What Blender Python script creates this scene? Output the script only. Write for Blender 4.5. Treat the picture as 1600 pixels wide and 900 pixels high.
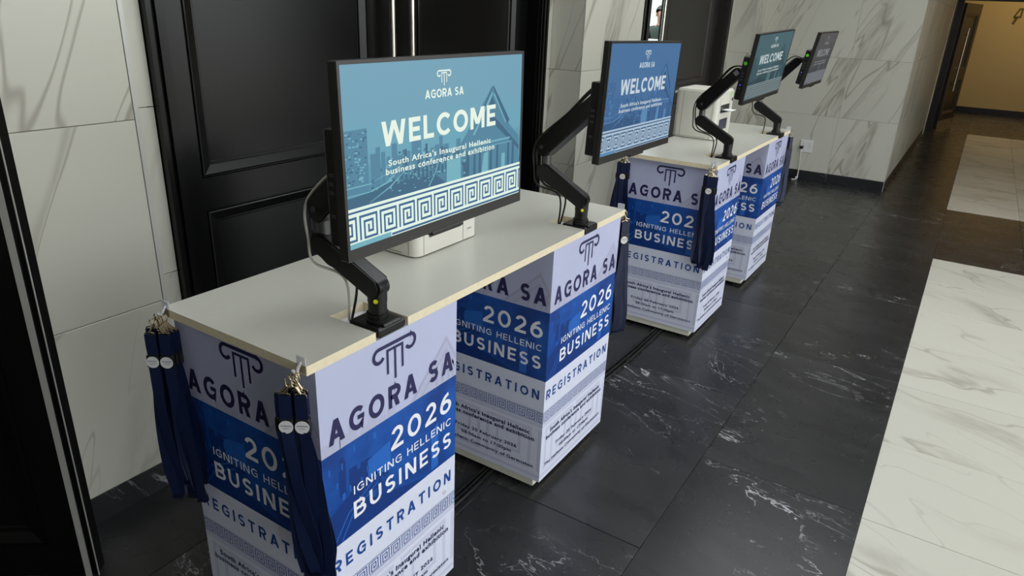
import bpy, bmesh, math, random
from mathutils import Vector, Matrix
random.seed(7)
for o in list(bpy.data.objects): bpy.data.objects.remove(o)
SC = bpy.context.scene
COL = SC.collection
# ------------------------------------------------------------------ camera, world, exposure
cam_d = bpy.data.cameras.new('camera'); cam = bpy.data.objects.new('camera', cam_d); COL.objects.link(cam)
cr = Vector((0.83910687, 0.54244967, 0.04059583)); cu = Vector((-0.23437003, 0.29317703, 0.92688614)); cf = Vector((-0.49088731, 0.78727097, -0.37314081))
cam.matrix_world = Matrix(((cr.x, cu.x, -cf.x, 1.0235), (cr.y, cu.y, -cf.y, -0.8594), (cr.z, cu.z, -cf.z, 1.6792), (0, 0, 0, 1)))
cam_d.sensor_width = 36.0; cam_d.lens = 36.0 * 1100.7 / 1600; cam_d.clip_start = 0.02; cam_d.clip_end = 200
SC.camera = cam
world = bpy.data.worlds.new('overcast_sky'); SC.world = world; world.use_nodes = True
bg = world.node_tree.nodes['Background']; bg.inputs[0].default_value = (0.94, 0.975, 1.0, 1); bg.inputs[1].default_value = 3.75
vs = SC.view_settings; vs.view_transform = 'Standard'; vs.look = 'None'; vs.gamma = 1.0; vs.use_curve_mapping = False; vs.exposure = 0.0
CEIL = 3.6
RL = (-0.4, 1.3, -0.4, 6.0)   # unseen ceiling opening, added for more light from above: x0, x1, y0, y1

# ------------------------------------------------------------------ helpers
def lin(c):
    c = c / 255.0
    return c / 12.92 if c <= 0.04045 else ((c + 0.055) / 1.055) ** 2.4
def rgb(r, g, b): return (lin(r), lin(g), lin(b), 1.0)
MATS = {}
def mat(name, color, rough=0.5, metal=0.0, spec=0.5, emis=None, estr=1.0, coat=0.0, trans=0.0, alpha=1.0, noise=None):
    if name in MATS: return MATS[name]
    m = bpy.data.materials.new(name); m.use_nodes = True; nt = m.node_tree
    b = nt.nodes['Principled BSDF']
    b.inputs['Base Color'].default_value = color; b.inputs['Roughness'].default_value = rough
    b.inputs['Metallic'].default_value = metal; b.inputs['Specular IOR Level'].default_value = spec
    b.inputs['Coat Weight'].default_value = coat; b.inputs['Transmission Weight'].default_value = trans; b.inputs['Alpha'].default_value = alpha
    if emis: b.inputs['Emission Color'].default_value = emis; b.inputs['Emission Strength'].default_value = estr
    if noise:   # (scale, amount): fine colour variation of the surface itself
        tc = nt.nodes.new('ShaderNodeTexCoord'); n = nt.nodes.new('ShaderNodeTexNoise'); n.inputs['Scale'].default_value = noise[0]; n.inputs['Detail'].default_value = 4
        nt.links.new(tc.outputs['Object'], n.inputs['Vector'])
        mx = nt.nodes.new('ShaderNodeMix'); mx.data_type = 'RGBA'
        mx.inputs[6].default_value = tuple(c * (1 - noise[1]) for c in color[:3]) + (1,); mx.inputs[7].default_value = tuple(min(1, c * (1 + noise[1])) for c in color[:3]) + (1,)
        nt.links.new(n.outputs['Fac'], mx.inputs[0]); nt.links.new(mx.outputs[2], b.inputs['Base Color'])
    MATS[name] = m
    return m

def marble(name, base, vein, vein2, rough, kind):
    m = bpy.data.materials.new(name); m.use_nodes = True; nt = m.node_tree; N = nt.nodes; L = nt.links
    b = N['Principled BSDF']; b.inputs['Roughness'].default_value = rough; b.inputs['Specular IOR Level'].default_value = 0.5 if kind != 'black' else 0.38
    tc = N.new('ShaderNodeTexCoord'); oi = N.new('ShaderNodeObjectInfo')
    mul = N.new('ShaderNodeMath'); mul.operation = 'MULTIPLY'; mul.inputs[1].default_value = 61.7; L.new(oi.outputs['Random'], mul.inputs[0])
    sp = N.new('ShaderNodeSeparateXYZ'); L.new(tc.outputs['Object'], sp.inputs[0])
    def lincomb(cs, off=None):
        acc = None
        for ax, c in zip('XYZ', cs):
            k = N.new('ShaderNodeMath'); k.operation = 'MULTIPLY_ADD'; L.new(sp.outputs[ax], k.inputs[0]); k.inputs[1].default_value = c
            if acc is not None: L.new(acc, k.inputs[2])
            else: k.inputs[2].default_value = 0
            acc = k.outputs[0]
        return acc
    # veins run long along q and change quickly along p
    if kind == 'white': pc, qc = (1.5, 1.5, -.62), (.11, .11, .25)
    elif kind == 'floorwhite': pc, qc = (.55, 1.25, 0), (.42, -.16, 0)
    else: pc, qc = (.38, 1.30, .8), (.50, -.18, .2)
    cmb = N.new('ShaderNodeCombineXYZ'); L.new(lincomb(pc), cmb.inputs[0]); L.new(lincomb(qc), cmb.inputs[1])
    add = N.new('ShaderNodeVectorMath'); add.operation = 'ADD'; L.new(cmb.outputs[0], add.inputs[0]); L.new(mul.outputs[0], add.inputs[1])
    raw = N.new('ShaderNodeVectorMath'); raw.operation = 'ADD'; L.new(tc.outputs['Object'], raw.inputs[0]); L.new(mul.outputs[0], raw.inputs[1])
    def noise(scale, detail, dist, rough_=0.55, src=None):
        n = N.new('ShaderNodeTexNoise'); n.inputs['Scale'].default_value = scale; n.inputs['Detail'].default_value = detail
        n.inputs['Distortion'].default_value = dist; n.inputs['Roughness'].default_value = rough_; L.new((src or add).outputs[0], n.inputs['Vector']); return n.outputs['Fac']
    def band(src, center, width):       # 1 on the iso-line, 0 away from it
        s = N.new('ShaderNodeMath'); s.operation = 'SUBTRACT'; L.new(src, s.inputs[0]); s.inputs[1].default_value = center
        a = N.new('ShaderNodeMath'); a.operation = 'ABSOLUTE'; L.new(s.outputs[0], a.inputs[0])
        r = N.new('ShaderNodeMapRange'); r.interpolation_type = 'SMOOTHSTEP'; L.new(a.outputs[0], r.inputs[0]); r.inputs[1].default_value = 0; r.inputs[2].default_value = width; r.inputs[3].default_value = 1; r.inputs[4].default_value = 0
        return r.outputs[0]
    def ramp(src, lo, hi):
        r = N.new('ShaderNodeMapRange'); r.interpolation_type = 'SMOOTHSTEP'; L.new(src, r.inputs[0]); r.inputs[1].default_value = lo; r.inputs[2].default_value = hi; return r.outputs[0]
    def mulf(a, b_):
        k = N.new('ShaderNodeMath'); k.operation = 'MULTIPLY'; L.new(a, k.inputs[0])
        if isinstance(b_, float): k.inputs[1].default_value = b_
        else: L.new(b_, k.inputs[1])
        return k.outputs[0]
    def mix(fac, c1, c2):
        k = N.new('ShaderNodeMix'); k.data_type = 'RGBA'; L.new(fac, k.inputs[0])
        for i, c in ((6, c1), (7, c2)):
            if isinstance(c, tuple): k.inputs[i].default_value = c
            else: L.new(c, k.inputs[i])
        return k.outputs[2]
    if kind != 'black':
        n1 = noise(1.25, 3, 0.25, 0.45); n2 = noise(0.85, 4, 0.3, 0.5); n3 = noise(0.9, 2, 0.0); n6 = noise(2.1, 3, 0.3, .45); fine = noise(7, 4, .6, .6)
        broad = mulf(mulf(band(n2, 0.50, 0.035), ramp(n3, 0.37, 0.55)), ramp(fine, .30, .62)); broad = mulf(broad, 0.75)
        edge = mulf(mulf(band(n2, 0.525, 0.006), ramp(n3, 0.37, 0.52)), 0.75)
        thin = mulf(mulf(band(n1, 0.51, 0.0075), ramp(n3, 0.38, 0.52)), 0.7); thin2 = mulf(mulf(band(n6, 0.47, 0.006), ramp(n3, 0.46, 0.36)), 0.5)
        cloud = mulf(ramp(n3, 0.35, 0.75), 0.18)
        c = mix(cloud, base, vein2); c = mix(broad, c, vein); c = mix(edge, c, vein); c = mix(thin, c, vein); c = mix(thin2, c, vein)
    else:
        n1 = noise(2.1, 6, 0.6, 0.6); n2 = noise(1.25, 3, 0.4, .5, raw); n4 = noise(70, 2, 0, .5, raw); n7 = noise(6, 3, .2, .5, raw)
        n5 = noise(4.0, 5, 0.8, 0.55)
        thin = mulf(mulf(mulf(band(n1, 0.5, 0.0075), ramp(n2, 0.53, 0.66)), ramp(n7, .46, .56)), .75); thin2 = mulf(mulf(mulf(band(n5, 0.53, 0.006), ramp(n2, 0.57, 0.70)), ramp(n7, .52, .42)), .6)
        thin3 = mulf(mulf(band(n1, 0.585, 0.0035), ramp(n2, 0.40, 0.55)), .3)
        speck = mulf(mulf(ramp(n4, 0.70, 0.75), ramp(n2, 0.45, 0.6)), 0.28)
        cloud = mulf(ramp(n5, 0.3, 0.75), 0.8)
        c = mix(cloud, base, vein2); c = mix(thin, c, vein); c = mix(thin2, c, vein); c = mix(thin3, c, vein); c = mix(speck, c, vein)
        rr = N.new('ShaderNodeMapRange'); L.new(n7, rr.inputs[0]); rr.inputs[3].default_value = rough - .01; rr.inputs[4].default_value = rough + .02; L.new(rr.outputs[0], b.inputs['Roughness'])
    # small tone difference between tiles
    tone = N.new('ShaderNodeMapRange'); L.new(oi.outputs['Random'], tone.inputs[0]); tone.inputs[3].default_value = 0.95 if kind != 'black' else 0.8; tone.inputs[4].default_value = 1.02 if kind != 'black' else 1.3
    h = N.new('ShaderNodeHueSaturation'); L.new(tone.outputs[0], h.inputs['Value']); L.new(c, h.inputs['Color'])
    L.new(h.outputs[0], b.inputs['Base Color'])
    MATS[name] = m
    return m

class MB:
    def __init__(s): s.v = []; s.f = []; s.m = []
    def poly(s, pts, mi=0):
        i = len(s.v); s.v += [tuple(p) for p in pts]; s.f.append(list(range(i, i + len(pts)))); s.m.append(mi); return s
    def box(s, x0, x1, y0, y1, z0, z1, mi=0):
        i = len(s.v)
        s.v += [(x0, y0, z0), (x1, y0, z0), (x1, y1, z0), (x0, y1, z0), (x0, y0, z1), (x1, y0, z1), (x1, y1, z1), (x0, y1, z1)]
        for f in ((0, 3, 2, 1), (4, 5, 6, 7), (0, 1, 5, 4), (1, 2, 6, 5), (2, 3, 7, 6), (3, 0, 4, 7)): s.f.append([i + k for k in f]); s.m.append(mi)
        return s
    def rbox(s, x0, x1, y0, y1, z0, z1, bev=0.005, seg=2, mi=0, mtx=None):
        bm = bmesh.new(); bmesh.ops.create_cube(bm, size=1.0)
        for v in bm.verts: v.co = Vector(((x0 + x1) / 2 + v.co.x * (x1 - x0), (y0 + y1) / 2 + v.co.y * (y1 - y0), (z0 + z1) / 2 + v.co.z * (z1 - z0)))
        bmesh.ops.bevel(bm, geom=list(bm.edges), offset=bev, segments=seg, affect='EDGES', profile=0.5)
        s.add_bm(bm, mi, mtx); return s
    def add_bm(s, bm, mi=0, mtx=None):
        i = len(s.v); bm.verts.index_update()
        for v in bm.verts: s.v.append(tuple(mtx @ v.co if mtx else v.co))
        for f in bm.faces: s.f.append([i + v.index for v in f.verts]); s.m.append(mi)
        bm.free()
    def tube(s, pts, r, n=8, mi=0, cap=True, radii=None):
        pts = [Vector(p) for p in pts]; i0 = len(s.v); up = Vector((0, 0, 1)); prev = None
        for k, p in enumerate(pts):
            d = (pts[min(k + 1, len(pts) - 1)] - pts[max(k - 1, 0)]).normalized()
            if prev is None:
                a = d.cross(up) if abs(d.z) < 0.95 else d.cross(Vector((1, 0, 0)))
            else: a = prev - d * prev.dot(d)
            a.normalize(); prev = a; b = d.cross(a); rr = radii[k] if radii else r
            for j in range(n):
                t = 2 * math.pi * j / n; s.v.append(tuple(p + (a * math.cos(t) + b * math.sin(t)) * rr))
        for k in range(len(pts) - 1):
            for j in range(n):
                q = i0 + k * n; s.f.append([q + j, q + (j + 1) % n, q + n + (j + 1) % n, q + n + j]); s.m.append(mi)
        if cap:
            s.f.append([i0 + j for j in range(n)][::-1]); s.m.append(mi); e = i0 + (len(pts) - 1) * n; s.f.append([e + j for j in range(n)]); s.m.append(mi)
        return s
    def extrude(s, pts, direction, mi=0):    # closed planar outline pushed along a vector
        d = Vector(direction); n = len(pts); i = len(s.v); P = [Vector(p) for p in pts]
        s.v += [tuple(p) for p in P] + [tuple(p + d) for p in P]
        s.f.append([i + k for k in range(n)][::-1]); s.m.append(mi); s.f.append([i + n + k for k in range(n)]); s.m.append(mi)
        for k in range(n): s.f.append([i + k, i + (k + 1) % n, i + n + (k + 1) % n, i + n + k]); s.m.append(mi)
        return s
    def capsule_bar(s, p, q, r0, r1, width, side=None, n=10, mi=0, bev=0.005):
        """bar with rounded ends between p and q: outline in the vertical plane through both, given width across it"""
        p = Vector(p); q = Vector(q); d = (q - p).normalized()
        sd = Vector(side).normalized() if side else d.cross(Vector((0, 0, 1))).normalized()
        up = sd.cross(d).normalized(); out = []
        for k in range(n + 1):
            t = math.pi / 2 + math.pi * k / n; out.append(p + (d * math.cos(t) + up * math.sin(t)) * r0)
        for k in range(n + 1):
            t = -math.pi / 2 + math.pi * k / n; out.append(q + (d * math.cos(t) + up * math.sin(t)) * r1)
        bm = bmesh.new(); a = [bm.verts.new(o - sd * width / 2) for o in out]; b = [bm.verts.new(o + sd * width / 2) for o in out]
        f1 = bm.faces.new(a[::-1]); f2 = bm.faces.new(b)
        for k in range(len(out)): bm.faces.new([a[k], a[(k + 1) % len(a)], b[(k + 1) % len(b)], b[k]])
        bmesh.ops.bevel(bm, geom=list(set(f1.edges) | set(f2.edges)), offset=bev, segments=2, affect='EDGES')
        s.add_bm(bm, mi); return s
    def mesh(s, name, mats, smooth=False):
        me = bpy.data.meshes.new(name); me.from_pydata(s.v, [], s.f)
        for m in (mats if isinstance(mats, (list, tuple)) else [mats]): me.materials.append(m)
        if len(me.materials) > 1: me.polygons.foreach_set('material_index', s.m)
        bm = bmesh.new(); bm.from_mesh(me); bmesh.ops.recalc_face_normals(bm, faces=bm.faces); bm.to_mesh(me); bm.free()
        if smooth:
            me.polygons.foreach_set('use_smooth', [True] * len(me.polygons))
            me.set_sharp_from_angle(angle=math.radians(38))
        me.update(); return me
    def build(s, name, mats, parent=None, smooth=False): return link(name, s.mesh(name, mats, smooth), parent)

WM = {}
def link(name, me, parent=None, world=None):
    """mesh in its own frame placed by the matrix `world` (default identity = world coordinates) under parent"""
    o = bpy.data.objects.new(name, me); COL.objects.link(o); w = world or Matrix.Identity(4)
    if parent is not None: o.parent = parent; o.matrix_parent_inverse = WM[parent.name].inverted()
    o.matrix_basis = w; WM[o.name] = w; return o
def thing(name, loc, label, cat, group=None, rotz=0.0, mtx=None):
    o = bpy.data.objects.new(name, None); COL.objects.link(o); o.empty_display_size = 0.05
    w = mtx or (Matrix.Translation(loc) @ Matrix.Rotation(rotz, 4, 'Z')); o.matrix_basis = w; WM[o.name] = w
    return tag(o, label, cat, group)
def tag(o, label, cat, group=None):
    o['label'] = label; o['category'] = cat
    if group: o['group'] = group
    return o
def struct(o, label=None, cat=None):
    o['kind'] = 'structure'
    if label: o['label'] = label
    if cat: o['category'] = cat
    return o
def copy_tree(o, parent, delta):
    c = o.copy(); COL.objects.link(c)
    if parent is None:
        c.matrix_basis = delta @ o.matrix_basis; WM[c.name] = c.matrix_basis.copy()
    else: c.parent = parent; c.matrix_parent_inverse = o.matrix_parent_inverse.copy(); c.matrix_basis = o.matrix_basis.copy()
    for ch in [k for k in bpy.data.objects if k.parent == o]: copy_tree(ch, c, delta)
    return c

# ------------------------------------------------------------------ lettering (own stroke letters for capitals and figures)
def ribbon(pts, w, closed=False):
    P = [Vector((p[0], p[1])) for p in pts]; n = len(P); Lf = []; Rt = []
    for i in range(n):
        a = P[(i - 1) % n] if (closed or i > 0) else None; b = P[(i + 1) % n] if (closed or i < n - 1) else None
        d1 = (P[i] - a).normalized() if a is not None else None; d2 = (b - P[i]).normalized() if b is not None else None
        if d1 is None: d1 = d2
        if d2 is None: d2 = d1
        n1 = Vector((-d1.y, d1.x)); n2 = Vector((-d2.y, d2.x)); mt = n1 + n2
        mt = n1 if mt.length < 1e-6 else mt.normalized(); k = min(2.2, 1 / max(0.3, mt.dot(n1)))
        Lf.append(P[i] + mt * k * w / 2); Rt.append(P[i] - mt * k * w / 2)
    return [[Rt[i], Rt[(i + 1) % n], Lf[(i + 1) % n], Lf[i]] for i in range(n if closed else n - 1)]
def arc(cx, cy, rx, ry, a0, a1, n=14): return [(cx + rx * math.cos(math.radians(a0 + (a1 - a0) * k / n)), cy + ry * math.sin(math.radians(a0 + (a1 - a0) * k / n))) for k in range(n + 1)]
def rect(x0, x1, y0, y1): return [(x0, y0), (x1, y0), (x1, y1), (x0, y1)]
def diag(xb, xt, w, y0=0.0, y1=1.0): return [(xb, y0), (xb + w, y0), (xt + w, y1), (xt, y1)]
def glyph(ch, s):
    h = s / 2
    if ch == ' ': return [], 0.30
    if ch == 'I': return [rect(0, s, 0, 1)], s
    if ch == 'L': return [rect(0, s, 0, 1), rect(s, .58, 0, s)], .58
    if ch == 'E': return [rect(0, s, 0, 1), rect(s, .62, 0, s), rect(s, .62, 1 - s, 1), rect(s, .57, .5 - h * .95, .5 + h * .95)], .62
    if ch == 'H': return [rect(0, s, 0, 1), rect(.76 - s, .76, 0, 1), rect(s, .76 - s, .5 - h, .5 + h)], .76
    if ch == 'T': return [rect(0, .70, 1 - s, 1), rect(.35 - h, .35 + h, 0, 1 - s)], .70
    if ch == 'N': return [rect(0, s, 0, 1), rect(.80 - s, .80, 0, 1), diag(.80 - s * 1.25, 0, s * 1.25)], .80
    if ch == 'M': return [rect(0, s, 0, 1), rect(.94 - s, .94, 0, 1), diag(.47 - s * .62, 0, s * 1.24, .22, 1), diag(.47 - s * .62, .94 - s * 1.24, s * 1.24, .22, 1)], .94
    if ch == 'U': return ribbon([(h, 1)] + arc(.38, .40, .38 - h, .40 - h, 180, 360, 16) + [(.76 - h, 1)], s), .76
    if ch == 'O': return ribbon(arc(.46, .5, .46 - h, .5 - h, 0, 348.75, 31), s, True), .92
    if ch == '0': return ribbon(arc(.38, .5, .38 - h, .5 - h, 0, 348.75, 31), s, True), .76
    if ch == 'C': return ribbon(arc(.46, .5, .46 - h, .5 - h, 42, 318, 26), s), .83
    if ch == 'G': return ribbon(arc(.46, .5, .46 - h, .5 - h, 44, 318, 26) + [(.83 - h, .16), (.83 - h, .50)], s) + [rect(.46, .83, .5 - h * .8, .5 + h * .9)], .84
    if ch == 'A': return [diag(0, .43 - s * .57, s * 1.14), diag(.86 - s * 1.14, .43 - s * .57, s * 1.14), rect(.2, .66, .20, .20 + s * .9)], .86
    if ch == 'W': return [diag(.28 - s * .5, 0, s * 1.05), diag(.28 - s * .5, .60 - s * .52, s * 1.05), diag(.92 - s * .55, .60 - s * .52, s * 1.05), diag(.92 - s * .55, 1.2 - s * 1.05, s * 1.05)], 1.2
    if ch == 'R': return [rect(0, s, 0, 1), diag(.70 - s * 1.2, .30, s * 1.15, 0, .42)] + ribbon([(s * .6, 1 - h), (.38, 1 - h)] + arc(.38, .68, .31 - h * .3, .32 - h, 90, -90, 14) + [(s * .6, .36 + h)], s * .98), .72
    if ch == 'B': return [rect(0, s, 0, 1)] + ribbon([(s * .6, 1 - h), (.38, 1 - h)] + arc(.38, .755 - h * .5, .27 - h * .4, .245 - h * .5, 90, -90, 12) + [(s * .6, .51)], s * .96) + ribbon([(s * .6, .51), (.42, .51)] + arc(.42, .255 + h * .5, .29 - h * .4, .255 - h * .5, 90, -90, 12) + [(s * .6, h)], s * .96), .72
    if ch == 'S':
        ry = (1 - s) / 4; rx = .33 - h
        return ribbon(arc(.33, .5 + ry, rx, ry, 32, 270, 18) + arc(.33, .5 - ry, rx, ry, 86, -148, 18), s), .66
    if ch == '2': return ribbon(arc(.34, .68, .31 - h, .32 - h, 165, -38, 18) + [(s * .55, s * .75)], s) + [rect(0, .66, 0, s)], .66
    if ch == '6': return ribbon(arc(.35, .335, .35 - h, .335 - h, 0, 348.75, 25), s, True) + ribbon(arc(.62, .36, .62 - h, .64 - h, 180, 100, 12), s), .70
    return [], .4
def caps(mb, text, x0, x1, z0, z1, s, y=0.0, gap_h=0.15):
    """capitals filling x0..x1; letters are widened evenly; every stroke lies a hair in front of the last. Returns the face index where each word starts"""
    H = z1 - z0; raw = sum(glyph(c, s)[1] for c in text) * H; wf = max(.85, min(1.6, ((x1 - x0) - gap_h * H * (len(text) - 1)) / raw)); gl = [glyph(c, s / (1 + (wf - 1) * .6)) for c in text]
    tot = sum(g[1] for g in gl) * H * wf; gap = ((x1 - x0) - tot) / max(1, len(text) - 1); x = x0; n = 0
    for polys, w in gl:
        for p in polys: mb.poly([(x + q[0] * H * wf, y - (n % 9) * 1.2e-5, z0 + q[1] * H) for q in p]); n += 1
        x += w * H * wf + gap
    return mb
def words(text, x0, x1, z0, z1, s, y=0.0, gap_h=0.15):
    """the same line as one mesh builder per word"""
    full = caps(MB(), text, x0, x1, z0, z1, s, y, gap_h); out = []; k = 0
    for wd in text.split(' '):
        n = sum(len(glyph(c, s)[0]) for c in wd); m = MB()
        for f in full.f[k:k + n]: m.poly([full.v[i] for i in f])
        k += n; out.append(m)
    return out
TXT = {}
def text_geo(text, bold):
    if (text, bold) in TXT: return TXT[(text, bold)]
    c = bpy.data.curves.new('txt', 'FONT'); c.body = text; c.offset = bold; c.resolution_u = 3; c.space_character = 1.12
    o = bpy.data.objects.new('txt', c); COL.objects.link(o); dg = bpy.context.evaluated_depsgraph_get(); dg.update()
    me = bpy.data.meshes.new_from_object(o.evaluated_get(dg))
    V = [(v.co.x, v.co.y) for v in me.vertices]; F = [list(p.vertices) for p in me.polygons]
    bpy.data.objects.remove(o); bpy.data.curves.remove(c); bpy.data.meshes.remove(me)
    TXT[(text, bold)] = (V, F); return V, F
def small(mb, text, x0, x1, z0, zcap, bold=0.012, y=0.0):
    """mixed-case line: x0..x1 wide, baseline z0, cap height up to zcap"""
    V, F = text_geo(text, bold); xs = [v[0] for v in V]; a, b = min(xs), max(xs); i = len(mb.v); k = (zcap - z0) / 0.70
    for j, f in enumerate(F): mb.poly([(x0 + (V[q][0] - a) / (b - a) * (x1 - x0), y - (j % 7) * 1.2e-5, z0 + V[q][1] * k) for q in f])
    return mb
def key_cell(mb, x, z, sx, sz, w, y=0.0, clip=None, path=None):
    path = path or [(0, 0), (0, 8), (8, 8), (8, 0), (2, 0), (2, 6), (6, 6), (6, 2.1), (4, 2.1), (4, 4.2)]
    for k in range(len(path) - 1):
        a, b = path[k], path[k + 1]; xa, xb = sorted((x + a[0] * sx / 8, x + b[0] * sx / 8)); za, zb = sorted((z + a[1] * sz / 8, z + b[1] * sz / 8))
        xa -= w / 2; xb += w / 2; za -= w / 2; zb += w / 2
        if clip: xa = max(xa, clip[0]); xb = min(xb, clip[1])
        yy = y - k * 1.2e-5
        if xb > xa: mb.poly([(xa, yy, za), (xb, yy, za), (xb, yy, zb), (xa, yy, zb)])
def logo(mb, cx, z0, z1, y=0.0):
    k = (z1 - z0) / 0.103
    def put(polys):
        for n, p in enumerate(polys): mb.poly([(cx + q[0] * k, y - (n % 9) * 1.2e-5 - len(mb.f) * 2e-6, z0 + (q[1] - .828) * k) for q in p])
    w = .0095
    put(ribbon(arc(-.056, .9085, .0175, .0175, 330, 90, 18) + [(.056, .926)] + arc(.056, .9085, .0175, .0175, 90, -150, 18), w))
    put(ribbon([(-.0265, .849), (-.0265, .912), (.0265, .912), (.0265, .849)], .0072)); put(ribbon([(0, .912), (0, .828)], .0072))

# ------------------------------------------------------------------ materials
M_wall = marble('white_marble_tile', rgb(192, 191, 178), rgb(138, 133, 120), rgb(190, 187, 174), 0.32, 'white')
M_wfloor = marble('white_floor_tile', rgb(204, 202, 190), rgb(157, 152, 140), rgb(204, 200, 188), 0.30, 'floorwhite')
M_black = marble('black_marble_tile', rgb(33, 33, 34), rgb(200, 200, 202), rgb(48, 48, 49), 0.27, 'black')
M_skirt = marble('black_marble_skirting', rgb(32, 33, 36), rgb(170, 170, 172), rgb(46, 47, 50), 0.35, 'black')
M_grout = mat('grey_grout', rgb(138, 136, 126), 0.8); M_dgrout = mat('dark_grout', rgb(38, 36, 33), 0.8)
M_alu = mat('brushed_aluminium_trim', rgb(188, 188, 182), 0.4, 0.35); M_steel = mat('polished_steel', rgb(205, 200, 190), 0.18, 1.0)
M_door = mat('black_satin_door_paint', rgb(9, 9, 9), 0.24, 0, 0.3, noise=(9, 0.12)); M_door2 = mat('dark_brown_door_veneer', rgb(32, 29, 27), 0.4, noise=(6, 0.12))
M_paint = mat('plain_off_white_paint', rgb(205, 203, 196), 0.7); M_ceil = mat('white_ceiling_paint', rgb(215, 215, 210), 0.8)
M_lam = mat('pale_grey_laminate', rgb(188, 188, 178), 0.30, 0, 0.5, noise=(40, 0.03)); M_ply = mat('cream_board_edge', rgb(232, 220, 188), 0.6, noise=(70, 0.12))
M_board = mat('white_board', rgb(218, 216, 198), 0.55); M_carc = mat('white_carcass_panel', rgb(214, 216, 224), 0.5)
M_blk = mat('black_plastic', rgb(20, 20, 21), 0.38); M_blk2 = mat('black_satin_metal', rgb(10, 10, 11), 0.34, 0, 0.4); M_joint = mat('dark_grey_joint', rgb(88, 88, 90), 0.35, 0.6)
M_bezel = mat('monitor_bezel', rgb(36, 35, 34), 0.35); M_cable = mat('black_cable', rgb(14, 14, 14), 0.45); M_wcable = mat('white_cable', rgb(200, 198, 186), 0.5)
M_prn = mat('printer_white_plastic', rgb(214, 212, 200), 0.42, noise=(60, 0.02)); M_prnd = mat('printer_dark_slot', rgb(48, 47, 48), 0.35); M_seam = mat('seam_line', rgb(120, 118, 110), 0.6)
M_strap = mat('navy_woven_ribbon', rgb(14, 26, 58), 0.42, 0, 0.4, noise=(160, 0.2)); M_clasp = mat('nickel_clasp', rgb(190, 176, 150), 0.22, 1.0)
M_badge = mat('white_badge_face', rgb(214, 214, 214), 0.35); M_badgerim = mat('black_buckle_plastic', rgb(18, 18, 20), 0.3); M_ink_badge = mat('badge_ink', rgb(90, 98, 120), 0.5)
M_clear = mat('clear_hook_plastic', rgb(225, 226, 232), 0.15, 0, 0.5, alpha=0.55)
# print inks
I_top = mat('print_pale_lavender', rgb(188, 193, 223), 0.4, noise=(5, 0.06)); I_low = mat('print_white', rgb(220, 225, 242), 0.4)
I_purple = mat('print_purple_ink', rgb(37, 34, 84), 0.45); I_white = mat('print_white_letters', rgb(240, 242, 248), 0.4)
I_blue2 = mat('print_blue_letters', rgb(22, 72, 150), 0.4); I_navy = mat('print_navy_letters', rgb(20, 36, 84), 0.45)
I_faint = mat('print_faint_key', rgb(206, 209, 231), 0.4); I_pic = mat('print_grey_temple', rgb(183, 186, 213), 0.4); I_pic2 = mat('print_grey_temple_lines', rgb(172, 174, 204), 0.4)
I_bd = mat('print_deep_blue', rgb(13, 54, 126), 0.4); I_bl = mat('print_light_blue', rgb(36, 102, 192), 0.4)
def blue_ink():
    m = mat('print_royal_blue', rgb(24, 90, 182), 0.38); nt = m.node_tree; b = nt.nodes['Principled BSDF']
    tc = nt.nodes.new('ShaderNodeTexCoord'); n = nt.nodes.new('ShaderNodeTexNoise'); n.inputs['Scale'].default_value = 9; n.inputs['Detail'].default_value = 6
    r = nt.nodes.new('ShaderNodeValToRGB'); r.color_ramp.elements[0].position = .35; r.color_ramp.elements[0].color = rgb(14, 60, 136); r.color_ramp.elements[1].position = .7; r.color_ramp.elements[1].color = rgb(26, 94, 186)
    nt.links.new(tc.outputs['Object'], n.inputs['Vector']); nt.links.new(n.outputs['Fac'], r.inputs[0]); nt.links.new(r.outputs[0], b.inputs['Base Color']); return m
I_blue = blue_ink()

# ------------------------------------------------------------------ the setting: floor
floor = struct(MB().box(-6.5, 4.6, -4.2, 17.2, -0.10, -0.004).build('floor', M_dgrout), 'black marble tiled floor with white tiled fields', 'floor')
BLK_T = {}
def ftile(x0, x1, y0, y1, m):
    key = (round(x1 - x0, 3), round(y1 - y0, 3), m.name)
    if key not in BLK_T:
        a, b = (x1 - x0) / 2 - .0012, (y1 - y0) / 2 - .0012; c = .0012
        mb = MB(); i = 0   # slab with a small arris round the top
        mb.v = [(-a, -b, -.02), (a, -b, -.02), (a, b, -.02), (-a, b, -.02), (-a, -b, -c), (a, -b, -c), (a, b, -c), (-a, b, -c), (-a + c, -b + c, 0), (a - c, -b + c, 0), (a - c, b - c, 0), (-a + c, b - c, 0)]
        for q in range(4): mb.f += [[q, (q + 1) % 4, 4 + (q + 1) % 4, 4 + q], [4 + q, 4 + (q + 1) % 4, 8 + (q + 1) % 4, 8 + q]]
        mb.f.append([8, 9, 10, 11]); mb.m = [0] * len(mb.f); BLK_T[key] = mb.mesh('floor_tile', m)
    return link('floor_tile', BLK_T[key], floor, Matrix.Translation(((x0 + x1) / 2, (y0 + y1) / 2, random.uniform(-.0006, .0006))))
XB = 1.027
def span(a, b, start, step):   # tile edges covering a..b with joints at start + k*step
    k = math.ceil((a - start) / step + 1e-6); e = [a]
    while start + k * step < b - 1e-6: e.append(start + k * step); k += 1
    return e + [b]
cols = [(-1.375, -.775), (-.775, -.175), (-.175, .425), (.425, XB)]
for i, (a, b) in enumerate(cols):
    e = span(-1.4, 16.7, 0.985 if i % 2 == 0 else 1.625, 1.2)
    for y0, y1 in zip(e, e[1:]): ftile(a, b, y0, y1, M_black)
for X0, X1 in ((XB, 2.227), (2.227, 3.427)):
    e = span(-1.4, 5.225, 1.604, .604)
    for y0, y1 in zip(e, e[1:]): ftile(X0, X1, y0, y1, M_wfloor)
ex = [XB, 1.625, 2.227, 2.83, 3.427]
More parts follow.
